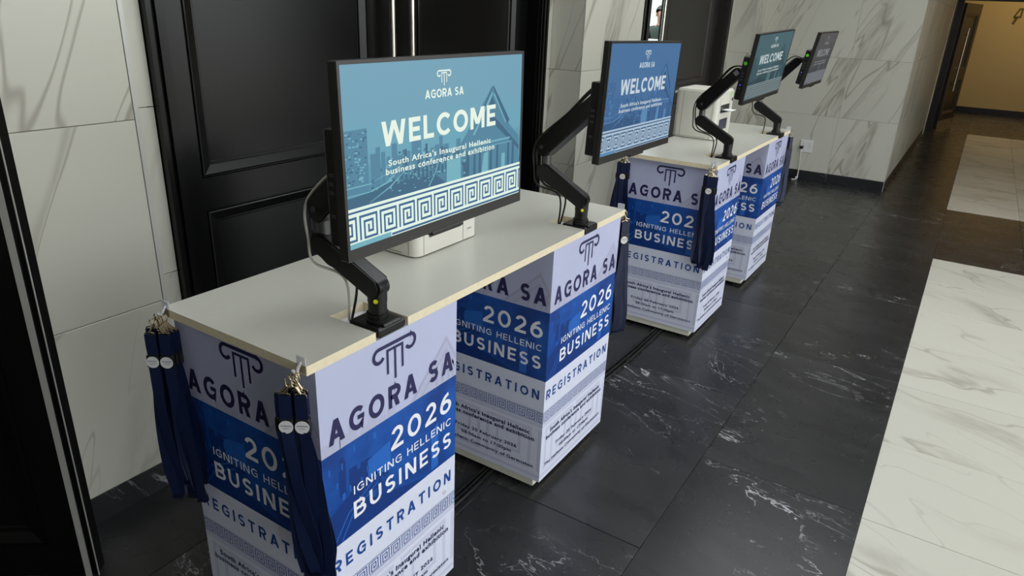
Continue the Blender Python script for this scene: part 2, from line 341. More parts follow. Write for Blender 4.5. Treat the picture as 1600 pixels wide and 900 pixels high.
for a, b in zip(ex, ex[1:]):
    for y0, y1 in zip([5.225, 5.83, 6.45, 7.07], [5.83, 6.45, 7.07]): ftile(a, b, y0, y1, M_black)
    e = span(7.07, 13.09, 7.07, .602)
    for y0, y1 in zip(e, e[1:]): ftile(a, b, y0, y1, M_wfloor)
    e = span(13.09, 16.7, 13.09, 1.2)
    for y0, y1 in zip(e, e[1:]): ftile(a, b, y0, y1, M_black)
for y0, y1 in zip(span(-1.4, 16.7, .4, 1.2), span(-1.4, 16.7, .4, 1.2)[1:]): ftile(3.427, 4.4, y0, y1, M_black)

# ------------------------------------------------------------------ walls
XR, XP, B0, TH = -1.34, -1.125, 0.1045, 0.6
rows = [B0 + k * TH for k in range(6)] + [CEIL]
def wall_tile(parent, face, a0, a1, z0, z1, plane):
    """tile slab 10 mm thick, its face on `plane`; face '+x' spans y, '-y' spans x"""
    g = .0015
    key = ('w', face, round(a1 - a0, 3), round(z1 - z0, 3))
    if key not in BLK_T:
        a, h, c, t = (a1 - a0) / 2 - g, (z1 - z0) / 2 - g, .001, .01
        P = [(-a, -h, -t), (a, -h, -t), (a, h, -t), (-a, h, -t), (-a, -h, -c), (a, -h, -c), (a, h, -c), (-a, h, -c), (-a + c, -h + c, 0), (a - c, -h + c, 0), (a - c, h - c, 0), (-a + c, h - c, 0)]
        mb = MB(); mb.v = [((w, u, v) if face == '+x' else (u, -w, v)) for u, v, w in P]
        for q in range(4): mb.f += [[q, (q + 1) % 4, 4 + (q + 1) % 4, 4 + q], [4 + q, 4 + (q + 1) % 4, 8 + (q + 1) % 4, 8 + q]]
        mb.f.append([8, 9, 10, 11]); mb.m = [0] * 9; BLK_T[key] = mb.mesh('wall_tile', M_wall)
    c = ((a0 + a1) / 2, (z0 + z1) / 2); loc = (plane, c[0], c[1]) if face == '+x' else (c[0], plane, c[1])
    return link('wall_tile', BLK_T[key], parent, Matrix.Translation(loc))
wall_left = struct(MB().box(-1.60, XR - .0025, .26, .535, 0, CEIL).box(-1.60, XR - .0025, 3.21, 3.4, 0, CEIL).box(-1.60, XR - .0025, .535, 3.21, 2.56, CEIL)
                   .box(-1.60, XR - .0025, 6.96, 7.5, 0, CEIL).box(-1.60, XR - .0025, 4.0, 4.64, 0, CEIL).box(-1.60, XR - .0025, 4.64, 6.96, 2.56, CEIL)
                   .box(-1.60, XR - .0025, -.30, .05, 0, CEIL).box(-1.60, XR - .0025, -4.2, -1.30, 0, CEIL).box(-1.60, XR - .0025, -1.30, -.30, 2.56, CEIL)
                   .build('wall_left', M_grout), 'recessed wall around the doors with white veined marble tiles', 'wall')
for k in range(6):
    for a, b in ((.372, .56), (3.165, 3.28), (4.16, 4.65), (6.935, 7.11), (-.28, .0)): wall_tile(wall_left, '+x', a, b, rows[k], rows[k + 1], XR)
for a, b in ((.372, .56), (3.165, 3.28), (6.935, 7.11)): MB().box(XR - .01, XR, a, b, 0, B0).build('skirting_tile', M_skirt, wall_left)
def pier(name, label, x1, y0, y1, trims):
    w = struct(MB().box(-1.50, x1 - .0025, y0 + .0025, y1, 0, CEIL).build(name, M_grout), label, 'wall pillar')
    for k in range(6):
        wall_tile(w, '+x', y0, y1 - (.014 if trims else 0), rows[k], rows[k + 1], x1); wall_tile(w, '-y', XR, x1 - .002, rows[k], rows[k + 1], y0)
    MB().box(x1 - .01, x1, y0, y1 - (.014 if trims else 0), 0, B0 - .002).build('skirting_tile', M_skirt, w); MB().box(XR, x1 - .002, y0, y0 + .01, 0, B0 - .002).build('skirting_tile', M_skirt, w)
    if trims:
        MB().box(x1 - .012, x1 + .001, y1 - .013, y1 + .001, B0, CEIL).build('edge_trim', M_alu, w)
    MB().box(x1 - .003, x1 + .001, y0 - .001, y0 + .003, 0, CEIL).build('edge_trim', M_alu, w)
    return w
pier('wall_pier_1', 'white marble pillar between the open black door and the double doors', XP, 0.0, .378, True)
pier('wall_pier_2', 'white marble pillar behind the second screen, between the double doors', -1.11, 3.27, 4.17, False)
pier('wall_pier_3', 'narrow white marble pillar at the inner corner of the end wall', -1.11, 7.10, 7.44, False)
XE, YE = .413, 7.43
wall_end = struct(MB().box(-1.50, XE - .0025, YE + .0025, 12.5, 0, CEIL).build('wall_back', M_grout), 'projecting white marble wall beyond the desks with a power socket', 'wall')
for k in range(6):
    for a, b in ((-1.11, -.16), (-.16, XE - .002)): wall_tile(wall_end, '-y', a, b, rows[k], rows[k + 1], YE)
    e = [YE + .002, 8.63, 9.83, 11.03, 12.23, 12.5]
    for a, b in zip(e, e[1:]): wall_tile(wall_end, '+x', a, b, rows[k], rows[k + 1], XE)
MB().box(-1.11, -.16, YE, YE + .01, 0, B0 - .002).build('skirting_tile', M_skirt, wall_end); MB().box(-.158, XE - .003, YE, YE + .01, 0, B0 - .002).build('skirting_tile', M_skirt, wall_end)
MB().box(XE - .01, XE, YE + .002, 12.5, 0, B0 - .002).build('skirting_tile', M_skirt, wall_end)
MB().box(XE - .004, XE + .0012, YE - .0012, YE + .004, 0, CEIL).build('edge_trim', M_alu, wall_end)
MB().box(XE - .01, XE + .012, 12.44, 12.52, 0, CEIL).build('edge_trim', M_paint, wall_end)
# unseen rest of the lobby: ceiling, window front on the right, wall behind the photographer
struct(MB().box(-6.5, RL[0], -4.2, 17.2, CEIL, CEIL + .15).box(RL[1], 4.6, -4.2, 17.2, CEIL, CEIL + .15).box(RL[0], RL[1], -4.2, RL[2], CEIL, CEIL + .15).box(RL[0], RL[1], RL[3], 17.2, CEIL, CEIL + .15).build('ceiling', M_ceil))
rl = MB()                       # bars across the added rooflight opening
for k in range(7):
    y = RL[2] + (RL[3] - RL[2]) * k / 6; rl.box(RL[0], RL[1], y - .04, y + .04, CEIL + .02, CEIL + .12)
struct(rl.build('window_5', M_blk2))
struct(MB().box(-1.6, 4.6, -4.2, -4.05, 0, CEIL).build('wall_behind', mat('grey_back_wall_paint', rgb(158, 156, 150), 0.7)))
wr = struct(MB().box(4.4, 4.6, 6.2, 17.2, 0, CEIL).box(4.4, 4.6, -4.2, 6.2, 0, .12).box(4.4, 4.6, -4.2, 6.2, CEIL - .12, CEIL).box(4.4, 4.6, -4.2, -2.6, .12, CEIL - .12).build('wall_right', M_paint))
for k in range(4):
    y = -2.6 + k * 2.2
    wf = MB()
    for q in (y, y + 2.12): wf.box(4.44, 4.54, q, q + .08, .12, CEIL - .12)
    wf.box(4.44, 4.54, y + .08, y + 2.12, 2.5, 2.56).box(4.44, 4.54, y + .08, y + 2.12, .12, .18)
    struct(wf.build('window_%d' % (k + 1), M_blk2))
struct(MB().box(4.6, 40, -30, 40, -.3, -.12).build('ground', mat('pale_paving', rgb(190, 186, 178), 0.8, noise=(3, 0.08))))
# far opening and the warm room beyond it
M_och = mat('ochre_wall_paint', rgb(196, 172, 122), 0.35, noise=(2.2, 0.05)); M_dark = mat('dark_frame_paint', rgb(17, 16, 14), 0.4)
struct(MB().box(.2, 4.4, 16.7, 16.9, 0, CEIL).build('wall_far', M_och), 'ochre painted wall of the far room', 'wall')
struct(MB().box(.2, .30, 12.5, 16.7, 0, CEIL).build('wall_corridor', M_dark))
struct(MB().box(.3, 4.4, 16.685, 16.7, 0, .11).build('baseboard_far', M_dark))
struct(MB().box(.30, .42, 12.53, 13.2, 0, 2.04).box(.30, 4.4, 13.05, 13.22, 2.03, 2.40).build('trim_1', M_dark), 'black frame and header of the far opening', 'door frame')
struct(MB().box(.30, 4.4, 13.02, 13.24, 2.40, CEIL).build('wall_header', M_paint))

def panel_leaf(name, parent, O, U, Nn, w, h, panels, m, t=.045, z0=0.0):
    """door leaf: O = hinge-side bottom corner on the front face, U along the leaf, Nn out of the front; panels = (u0,u1,z0,z1) sunk with a bevel"""
    O, U, Nn = Vector(O), Vector(U).normalized(), Vector(Nn).normalized(); Z = Vector((0, 0, 1))
    P = lambda u, z, n=0.0: O + U * u + Z * z + Nn * n
    mb = MB()
    us = sorted({0.0, w} | {q for p in panels for q in p[:2]}); zs = sorted({z0, h} | {q for p in panels for q in p[2:]})
    for i in range(len(us) - 1):
        for j in range(len(zs) - 1):
            uc, zc = (us[i] + us[i + 1]) / 2, (zs[j] + zs[j + 1]) / 2
            if not any(p[0] < uc < p[1] and p[2] < zc < p[3] for p in panels): mb.poly([P(us[i], zs[j]), P(us[i + 1], zs[j]), P(us[i + 1], zs[j + 1]), P(us[i], zs[j + 1])])
    for a, b in (((0, z0), (w, z0)), ((w, z0), (w, h)), ((w, h), (0, h)), ((0, h), (0, z0))): mb.poly([P(*a), P(*b), P(*b, -t), P(*a, -t)])
    mb.poly([P(0, z0, -t), P(0, h, -t), P(w, h, -t), P(w, z0, -t)])
    leaf = mb.build(name, m, parent)
    for u0, u1, za, zb in panels:
        q = MB(); steps = [(0, 0), (.003, -.005), (.006, -.005), (.009, .002), (.014, .003), (.046, -.008), (.050, -.016), (.056, -.016), (.060, -.020)]
        ring = lambda d, n: [P(u0 + d, za + d, n), P(u1 - d, za + d, n), P(u1 - d, zb - d, n), P(u0 + d, zb - d, n)]
        for s1, s2 in zip(steps, steps[1:]):
            r1, r2 = ring(*s1), ring(*s2)
            for k in range(4): q.poly([r1[k], r1[(k + 1) % 4], r2[(k + 1) % 4], r2[k]])
        q.poly(ring(*steps[-1])); q.build('sunk_panel', m, leaf)
    return leaf
def pull_handle(parent, x, y, z0, z1, xd):
    mb = MB().tube([(x, y, z0), (x, y, z1)], .014, 14)
    for z in (z0 + .12, z1 - .22): mb.tube([(x, y, z), (xd, y + (.22 if xd == -1.38 else 0), z)], .008, 8)
    return mb.build('pull_handle', M_steel, parent, True)
def frame_profile(y0, y1, xw):   # moulded architrave strip between y0 and y1
    mb = MB(); n = 5; s = 1 if y1 > y0 else -1; w = abs(y1 - y0) / n
    for k, d in enumerate((.030, .022, .034, .026, .012)):
        a, b = y0 + s * w * k, y0 + s * w * (k + 1); mb.box(xw - .09, xw + d, min(a, b), max(a, b) - .001, 0, 2.62 - k * .02)
    return mb
# near double door
d1 = struct(MB().box(-1.445, XR + .02, .565, 3.175, 2.50, 2.62).build('door_1', M_door), 'tall black panelled double doors with steel bar handles behind the first desk', 'door')
frame_profile(.562, .64, XR).build('door_frame', M_door, d1); frame_profile(3.178, 3.075, XR).build('door_frame', M_door, d1)
lf = panel_leaf('door_leaf', d1, (-1.40, .642, 0), (0, 1, 0), (1, 0, 0), 1.211, 2.5, [(.105, 1.035, .12, .885), (.105, 1.035, 1.01, 2.38)], M_door, z0=.006)
rf = panel_leaf('door_leaf', d1, (-1.40, 1.857, 0), (0, 1, 0), (1, 0, 0), 1.215, 2.5, [(.17, 1.09, .12, .885), (.17, 1.09, 1.01, 2.38)], M_door, z0=.006)
pull_handle(lf, -1.345, 1.785, .95, 2.15, -1.40); pull_handle(rf, -1.345, 1.925, .95, 2.15, -1.40)
# second double door: left leaf swung inwards, right leaf shut
d2 = struct(MB().box(-1.445, XR + .02, 4.45, 6.95, 2.50, 2.62).build('door_2', M_door2), 'dark brown double doors beyond the second screen, one leaf open', 'door')
frame_profile(4.66, 4.835, XR).build('door_frame', M_door, d2); frame_profile(6.94, 6.80, XR).build('door_frame', M_door2, d2)
rf2 = panel_leaf('door_leaf', d2, (-1.40, 5.30, 0), (0, 1, 0), (1, 0, 0), 1.50, 2.5, [(.12, 1.31, 1.02, 2.38), (.12, 1.31, .12, .90)], M_door2, t=.03, z0=.006)
MB().box(-1.402, -1.392, 5.34, 6.55, .965, .985).build('lower_rail_strip', M_alu, rf2); pull_handle(rf2, -1.32, 5.10, .95, 1.95, -1.38); MB().box(-1.431, -1.398, 5.297, 5.301, .006, 2.5).build('leaf_edge', M_joint, rf2)
lf2 = panel_leaf('door_leaf', d2, (-1.44, 4.80, 0), (-1, .1, 0), (.1, 1, 0), .62, 2.5, [(.1, .52, 1.02, 2.38), (.1, .52, .12, .9)], M_door2, z0=.006)
# open black door at the left edge
d3 = struct(MB().box(-1.445, XR + .02, -1.34, -.36, 2.50, 2.62).build('door_3', M_door), 'open black panelled door leaf with steel edge strip at the left edge', 'door')
U3 = Vector((-.225, -.172, 0)).normalized(); N3 = Vector((-U3.y, U3.x, 0)); N3 = N3 if N3.dot(Vector((1, -.8, 0))) > 0 else -N3
lf3 = panel_leaf('door_leaf', d3, Vector((-.9, -.103, 0)) + U3 * .0, U3, N3, .56, 2.5, [(.12, .46, .12, .885), (.12, .46, 1.01, 2.38)], M_door, z0=.006)
mb = MB(); p0 = Vector((-.9, -.103, 0)) + N3 * .0012
mb.extrude([p0 + U3 * .016, p0 + U3 * .034, p0 + U3 * .034 + N3 * .002, p0 + U3 * .016 + N3 * .002], (0, 0, 2.49)); mb.build('edge_strip', M_alu, lf3)
mb = MB(); p0 = Vector((-.9, -.103, 0)) - U3 * .001
mb.extrude([p0, p0 - U3 * .002, p0 - U3 * .002 - N3 * .004, p0 - N3 * .004], (0, 0, 2.49)); mb.build('edge_strip', M_alu, lf3)
frame_profile(-.30, -.38, XR).build('door_frame', M_door, d3); frame_profile(-1.36, -1.28, XR).build('door_frame', M_door, d3)
MB().box(-1.60, -1.55, -1.30, -.30, 0, 2.56).build('dark_backing_sheet', M_dark, d3)  # dark sheet across the opening stands in for the shade behind it
# far open leaf with long handle
d4 = struct(MB().box(.42, .50, 13.20, 13.30, 0, 2.03).build('door_4', M_dark), 'dark open door leaf with a long steel handle at the end of the hall', 'door')
U4 = Vector((.74 - .54, 14.25 - 13.3, 0)).normalized(); N4 = Vector((U4.y, -U4.x, 0))
lf4 = panel_leaf('door_leaf', d4, (.545, 13.3, 0), U4, N4, .97, 2.0, [(.12, .85, .95, 1.85), (.12, .85, .22, .8)], mat('dark_brown_leaf', rgb(30, 27, 23), 0.35), z0=.01)
hp = Vector((.545, 13.3, 0)) + U4 * .22 + N4 * .06
mb = MB().tube([hp + Vector((0, 0, .62)), hp + Vector((0, 0, 1.62))], .014, 10)
for z in (.72, 1.52): mb.tube([hp + Vector((0, 0, z)), hp + Vector((0, 0, z)) - N4 * .06], .008, 6)
mb.build('pull_handle', M_steel, lf4, True)
q0 = Vector((.545, 13.3, 0)) + N4 * .001
MB().extrude([q0 + U4 * .04, q0 + U4 * .93, q0 + U4 * .93 + N4 * .002, q0 + U4 * .04 + N4 * .002], (0, 0, .13)).build('kick_plate', M_steel, lf4)
# sign on ochre wall
sg = MB(); cx, cz = 1.305, 1.875
for p in ribbon([(-.05, -.03), (.015, .12), (.06, .12), (.055, -.02), (-.05, -.035)], .03) + ribbon([(.0, -.04), (-.04, -.15)], .045): sg.extrude([(cx + v.x, 16.7, cz + v.y) for v in p], (0, -.01, 0))
tag(sg.build('wall_sign', mat('dark_gold_sign', rgb(98, 86, 20), 0.4)), 'small dark gold figure-like sign on the ochre far wall', 'sign')
# room behind the second door
M_room = mat('bright_room_paint', rgb(228, 236, 236), 0.6)
struct(MB().box(-6.5, -1.6, 10.6, 10.75, 0, CEIL).box(-6.5, -6.35, -4.2, 10.6, 0, CEIL).box(-1.6, -1.50, 7.5, 10.6, 0, CEIL).build('wall_inner_room', M_room), 'bright white wall of the room behind the second doors', 'wall')
struct(MB().box(-6.35, -1.6, 3.0, 3.1, 0, CEIL).build('wall_inner_partition', M_room))

# ------------------------------------------------------------------ ceiling lamps of the inner room (added) and the far room
def panel_lamp(name, x0, x1, y0, y1, z, color, power, label):
    t = thing(name, ((x0 + x1) / 2, (y0 + y1) / 2, z), label, 'ceiling light')
    MB().box(x0, x1, y0, y1, z - .03, z - .004).build('lamp_housing', M_ceil, t)
    ld = bpy.data.lights.new('lamp_glow', 'AREA'); ld.shape = 'RECTANGLE'; ld.size = x1 - x0; ld.size_y = y1 - y0; ld.energy = power; ld.color = color
    lo = bpy.data.objects.new('lamp_glow', ld); COL.objects.link(lo); lo.parent = t; lo.matrix_parent_inverse = WM[t.name].inverted(); lo.matrix_basis = Matrix.Translation(((x0 + x1) / 2, (y0 + y1) / 2, z - .035))
    return t
panel_lamp('ceiling_lamp', -4.6, -2.2, 6.4, 9.6, CEIL, (.92, 1, 1), 260, 'unseen ceiling light added to brighten the room behind the second doors')  # added lamp, stands in for the daylight in this room
panel_lamp('ceiling_lamp', 1.2, 2.4, 14.6, 15.6, CEIL, (1, .78, .45), 46, 'warm ceiling light in the ochre far room')

# ------------------------------------------------------------------ registration desks
HT, D_, L_ = .974, .497, 1.572
PX0 = -.491
def banner_meshes(w):
    """printed sheet, drawn in the x-z plane facing -y (u = x from 0 to w)"""
    R = {}; e = .0003; k = w / .489; X = lambda u: u * k
    m = MB().box(0, w, -.0012, 0, .05, .952); R['print_sheet'] = (m, I_low)
    m = MB().poly([(0, -.0012 - e, .731), (w, -.0012 - e, .731), (w, -.0012 - e, .952), (0, -.0012 - e, .952)]); R['lavender_field'] = (m, I_top)
    y = -.0012 - 2 * e; m = MB()      # faint temple and skyline
    m.poly([(X(.30), y, .732), (X(.445), y, .868), (X(.489), y, .80), (X(.489), y, .732)])
    for i, (a, hh) in enumerate(((.0, .03), (.03, .05), (.055, .028), (.085, .038), (.12, .02), (.15, .03), (.18, .015), (.215, .024))): m.poly([(X(a), y, .732), (X(a + .027), y, .732), (X(a + .027), y, .732 + hh), (X(a), y, .732 + hh)])
    R['temple_print'] = (m, I_pic)
    y -= e; m = MB()
    for p in ribbon([(X(.31), .735), (X(.445), .858), (X(.485), .79)], .007) + ribbon([(X(.345), .735), (X(.445), .825), (X(.487), .755)], .006): m.poly([(q[0], y, q[1]) for q in p])
    for a in (.40, .425, .45, .47): m.poly([(X(a), y, .735), (X(a + .008), y, .735), (X(a + .008), y, .79), (X(a), y, .79)])
    R['temple_lines'] = (m, I_pic2)
    y = -.0012 - 4 * e; m = MB(); caps(m, 'AGORA SA', X(.023), X(.474), .753, .813, .205, y); R['title_lettering'] = (words('AGORA SA', X(.023), X(.474), .753, .815, .205, y, .24), I_purple)
    m = MB(); logo(m, X(.2455), .830, .932, y); R['column_emblem'] = (m, I_purple)
    y0 = -.0012 - e; m = MB().poly([(0, y0, .471), (w, y0, .471), (w, y0, .731), (0, y0, .731)]); R['blue_band'] = (m, I_blue)
    y = y0 - e; m = MB(); rr = random.Random(3)
    for i in range(16):
        a = rr.uniform(0, .2); b = a + rr.uniform(.008, .03); z1 = .70 - a * .45 + rr.uniform(-.03, .03); z0 = z1 - rr.uniform(.03, .10); yy = y - i * 1.2e-5; m.poly([(X(a), yy, z0), (X(b), yy, z0), (X(b), yy, z1), (X(a), yy, z1)])
    m.poly([(0, y, .471), (X(.36), y, .471), (X(.16), y, .53), (X(.10), y, .60), (0, y, .56)])
    R['skyline_shade'] = (m, I_bd)
    y -= e; m = MB()
    m.poly([(X(.14), y, .60), (X(.22), y, .58), (X(.22), y, .665), (X(.14), y, .65)]).poly([(X(.38), y, .48), (X(.41), y, .48), (X(.41), y, .62), (X(.38), y, .6)])
    for p in ribbon([(X(.02), .475), (X(.07), .54), (X(.16), .585)], .004) + ribbon([(X(.045), .475), (X(.085), .53), (X(.17), .57)], .004): m.poly([(q[0], y, q[1]) for q in p])
    for i in range(14):
        a = rr.uniform(0, .19); z0 = rr.uniform(.58, .70); m.poly([(X(a), y, z0), (X(a + .005), y, z0), (X(a + .005), y, z0 + .018), (X(a), y, z0 + .018)])
    R['skyline_light'] = (m, I_bl)
    y = y0 - 4 * e
    m = MB(); caps(m, '2026', X(.222), X(.467), .630, .694, .175, y, .26); R['year_lettering'] = (m, I_white)
    m = MB(); caps(m, 'IGNITING HELLENIC', X(.09), X(.467), .583, .6045, .155, y); R['slogan_lettering'] = (words('IGNITING HELLENIC', X(.09), X(.467), .583, .6065, .165, y, .26), I_white)
    m = MB(); caps(m, 'BUSINESS', X(.087), X(.467), .513, .562, .19, y, .30); R['business_lettering'] = (m, I_white)
    y = -.0012 - 3 * e
    m = MB(); caps(m, 'REGISTRATION', X(.012), X(.468), .393, .430, .19, y, .40); R['registration_lettering'] = (m, I_blue2)
    m = MB(); zz = (.301, .346)
    for za, zb in ((zz[0], zz[0] + .0016), (zz[1] - .0016, zz[1])): m.poly([(0, y, za), (w, y, za), (w, y, zb), (0, y, zb)])
    pitch = X(.0419); c0 = X(.004)
    for i in range(12): key_cell(m, c0 + i * pitch, zz[0] + .0065, pitch * .78, zz[1] - zz[0] - .013, .0025, y, (0, w))
    R['key_border'] = (m, mat('print_key_blue', rgb(24, 66, 146), 0.45))
    y2 = -.0012 - e; m = MB()
    for i in range(-1, 3): key_cell(m, X(.03) + i * X(.225), .100, X(.185), .165, .013, y2, (0, w), [(0, 0), (0, 8), (8, 8), (8, 0), (1.9, 0), (1.9, 6.1), (6.1, 6.1), (6.1, 2.2), (3.9, 2.2)])
    for z in (.066, .283): m.poly([(0, y2, z), (w, y2, z), (w, y2, z + .012), (0, y2, z + .012)])
    R['faint_key_pattern'] = (m, I_faint)
    m = MB(); small(m, "South Africa's Inaugural Hellenic", X(.055), X(.438), .2405, .257, .034, y); small(m, 'business conference and exhibition', X(.03), X(.458), .218, .2345, .034, y); R['subtitle_lettering'] = (m, I_navy)
    m = MB(); small(m, 'Friday 20 February 2026', X(.105), X(.386), .160, .1735, .024, y); small(m, '08:00am to 17:00pm', X(.135), X(.362), .132, .1455, .024, y); small(m, 'The Hellenic Community of Germiston', X(.03), X(.460), .103, .1165, .024, y); R['date_lettering'] = (m, I_navy)
    out = []
    for n, (m, ma) in R.items():
        for q in (m if isinstance(m, list) else [m]): out.append((n, q.mesh(n, ma)))
    return out
STUFF = ('temple_print', 'temple_lines', 'skyline_shade', 'skyline_light', 'key_border', 'faint_key_pattern', 'subtitle_lettering', 'date_lettering', 'skyline_middle', 'skyline_dark', 'key_pattern', 'disc_print')
def place_banner(meshes, parent, w):
    for n, me in meshes:
        o = link(n, me, parent, w)
        if n in STUFF: o['kind'] = 'stuff'
desk = thing('registration_desk', (-.25, .786, 0), 'near registration desk, grey top on two banner-wrapped pedestals', 'desk', 'registration desks')
# worktop with two cut-outs on the room side
NT = [(.205, .316, -.147), (1.235, 1.336, -.140)]
out = [(-D_, 0), (0, 0)]
for a, b, x in NT: out += [(0, a), (x, a), (x, b), (0, b)]
out += [(0, L_), (-D_, L_)]
top = MB()
zt, zb_ = HT, HT - .022
# top and underside as strips (outline is not convex)
ys = [0, NT[0][0], NT[0][1], NT[1][0], NT[1][1], L_]
for i in range(5):
    x1 = {1: NT[0][2], 3: NT[1][2]}.get(i, 0.0)
    top.poly([(-D_, ys[i], zt), (x1, ys[i], zt), (x1, ys[i + 1], zt), (-D_, ys[i + 1], zt)], 0); top.poly([(-D_, ys[i], zb_), (-D_, ys[i + 1], zb_), (x1, ys[i + 1], zb_), (x1, ys[i], zb_)], 1)
for i in range(len(out)):
    a, b = out[i], out[(i + 1) % len(out)]; top.poly([(*a, zb_), (*b, zb_), (*b, zt), (*a, zt)], 1)
wt = link('worktop', top.mesh('worktop', [M_lam, M_ply]), desk)
PEDS = ((.0216, .489), (1.0277, .509))
for y0, w in PEDS:
    pd = MB().box(PX0, -.0014, y0 + .0014, y0 + w - .001, .05, HT - .0225).build('pedestal', M_carc, desk)
    MB().box(PX0 + .01, -.03, y0 + .006, y0 + w - .02, .018, .05).build('base_board', M_board, pd)
    for fx in (PX0 + .05, -.09):
        for fy in (y0 + .05, y0 + w - .08): MB().tube([(fx, fy, .0), (fx, fy, .018)], .018, 10).build('foot', M_blk, pd)
    bw = abs(PX0)
    place_banner(banner_meshes(bw), pd, Matrix.Translation((PX0, y0 + .0014, 0)))
    place_banner(banner_meshes(w), pd, Matrix.Translation((-.0014, y0, 0)) @ Matrix.Rotation(math.pi / 2, 4, 'Z'))
S_ = 2.632
MB().tube([(-.0005, .462, .368), (.0022, .462, .368)], .008, 14).build('screw_cap', M_clear, [k for k in bpy.data.objects if k.name == 'pedestal'][0])
desk2 = copy_tree(desk, None, Matrix.Translation((.020, S_, 0))); desk2['label'] = 'far registration desk, grey top on two banner-wrapped pedestals, near the end wall'

# ------------------------------------------------------------------ screens
W_, H_ = .527, .2965
def emat(name, c): return mat(name, (0.004, 0.004, 0.004, 1), 0.35, 0, 0.25, emis=rgb(*c), estr=1.0)
def screen_bg(name, top_c, mid_c, low_c):
    m = bpy.data.materials.new(name); m.use_nodes = True; nt = m.node_tree; b = nt.nodes['Principled BSDF']; b.inputs['Base Color'].default_value = (.004, .004, .004, 1); b.inputs['Roughness'].default_value = .35; b.inputs['Specular IOR Level'].default_value = .25
    tc = nt.nodes.new('ShaderNodeTexCoord'); sep = nt.nodes.new('ShaderNodeSeparateXYZ'); nt.links.new(tc.outputs['Generated'], sep.inputs[0])
    mp = nt.nodes.new('ShaderNodeMapping'); mp.inputs['Scale'].default_value = (1, 2.2, 9); nt.links.new(tc.outputs['Generated'], mp.inputs[0])
    n = nt.nodes.new('ShaderNodeTexNoise'); n.inputs['Scale'].default_value = 1.6; n.inputs['Detail'].default_value = 5; nt.links.new(mp.outputs[0], n.inputs['Vector'])
    ad = nt.nodes.new('ShaderNodeMath'); ad.operation = 'MULTIPLY_ADD'; nt.links.new(n.outputs['Fac'], ad.inputs[0]); ad.inputs[1].default_value = .35; nt.links.new(sep.outputs['Z'], ad.inputs[2])
    r = nt.nodes.new('ShaderNodeValToRGB'); el = r.color_ramp.elements; el[0].position = .30; el[0].color = rgb(*low_c); el[1].position = 1.15 / 1.2; el[1].color = rgb(*top_c); k = el.new(.68); k.color = rgb(*mid_c)
    nt.links.new(ad.outputs[0], r.inputs[0]); nt.links.new(r.outputs[0], b.inputs['Emission Color']); b.inputs['Emission Strength'].default_value = 1.0; return m
PAL = {1: dict(bg=((108, 156, 178), (100, 160, 180), (58, 106, 136)), dark=(56, 98, 126), mid=(76, 128, 154), light=(112, 172, 186), letter=(228, 240, 226), key=(52, 96, 140), cream=(222, 240, 226)),  # dimming and colour shift from slanted viewing are put into each screen's colours
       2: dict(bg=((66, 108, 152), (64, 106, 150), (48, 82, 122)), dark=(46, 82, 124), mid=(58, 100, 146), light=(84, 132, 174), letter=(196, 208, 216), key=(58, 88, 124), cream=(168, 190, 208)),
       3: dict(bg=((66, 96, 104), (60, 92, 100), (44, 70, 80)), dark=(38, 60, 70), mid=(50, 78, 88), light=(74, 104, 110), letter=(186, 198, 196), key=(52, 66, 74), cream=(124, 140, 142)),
       4: dict(bg=((74, 76, 80), (70, 73, 78), (62, 66, 72)), dark=(54, 57, 62), mid=(64, 67, 72), light=(80, 83, 88), letter=(128, 131, 134), key=(84, 88, 96), cream=(112, 116, 124))}
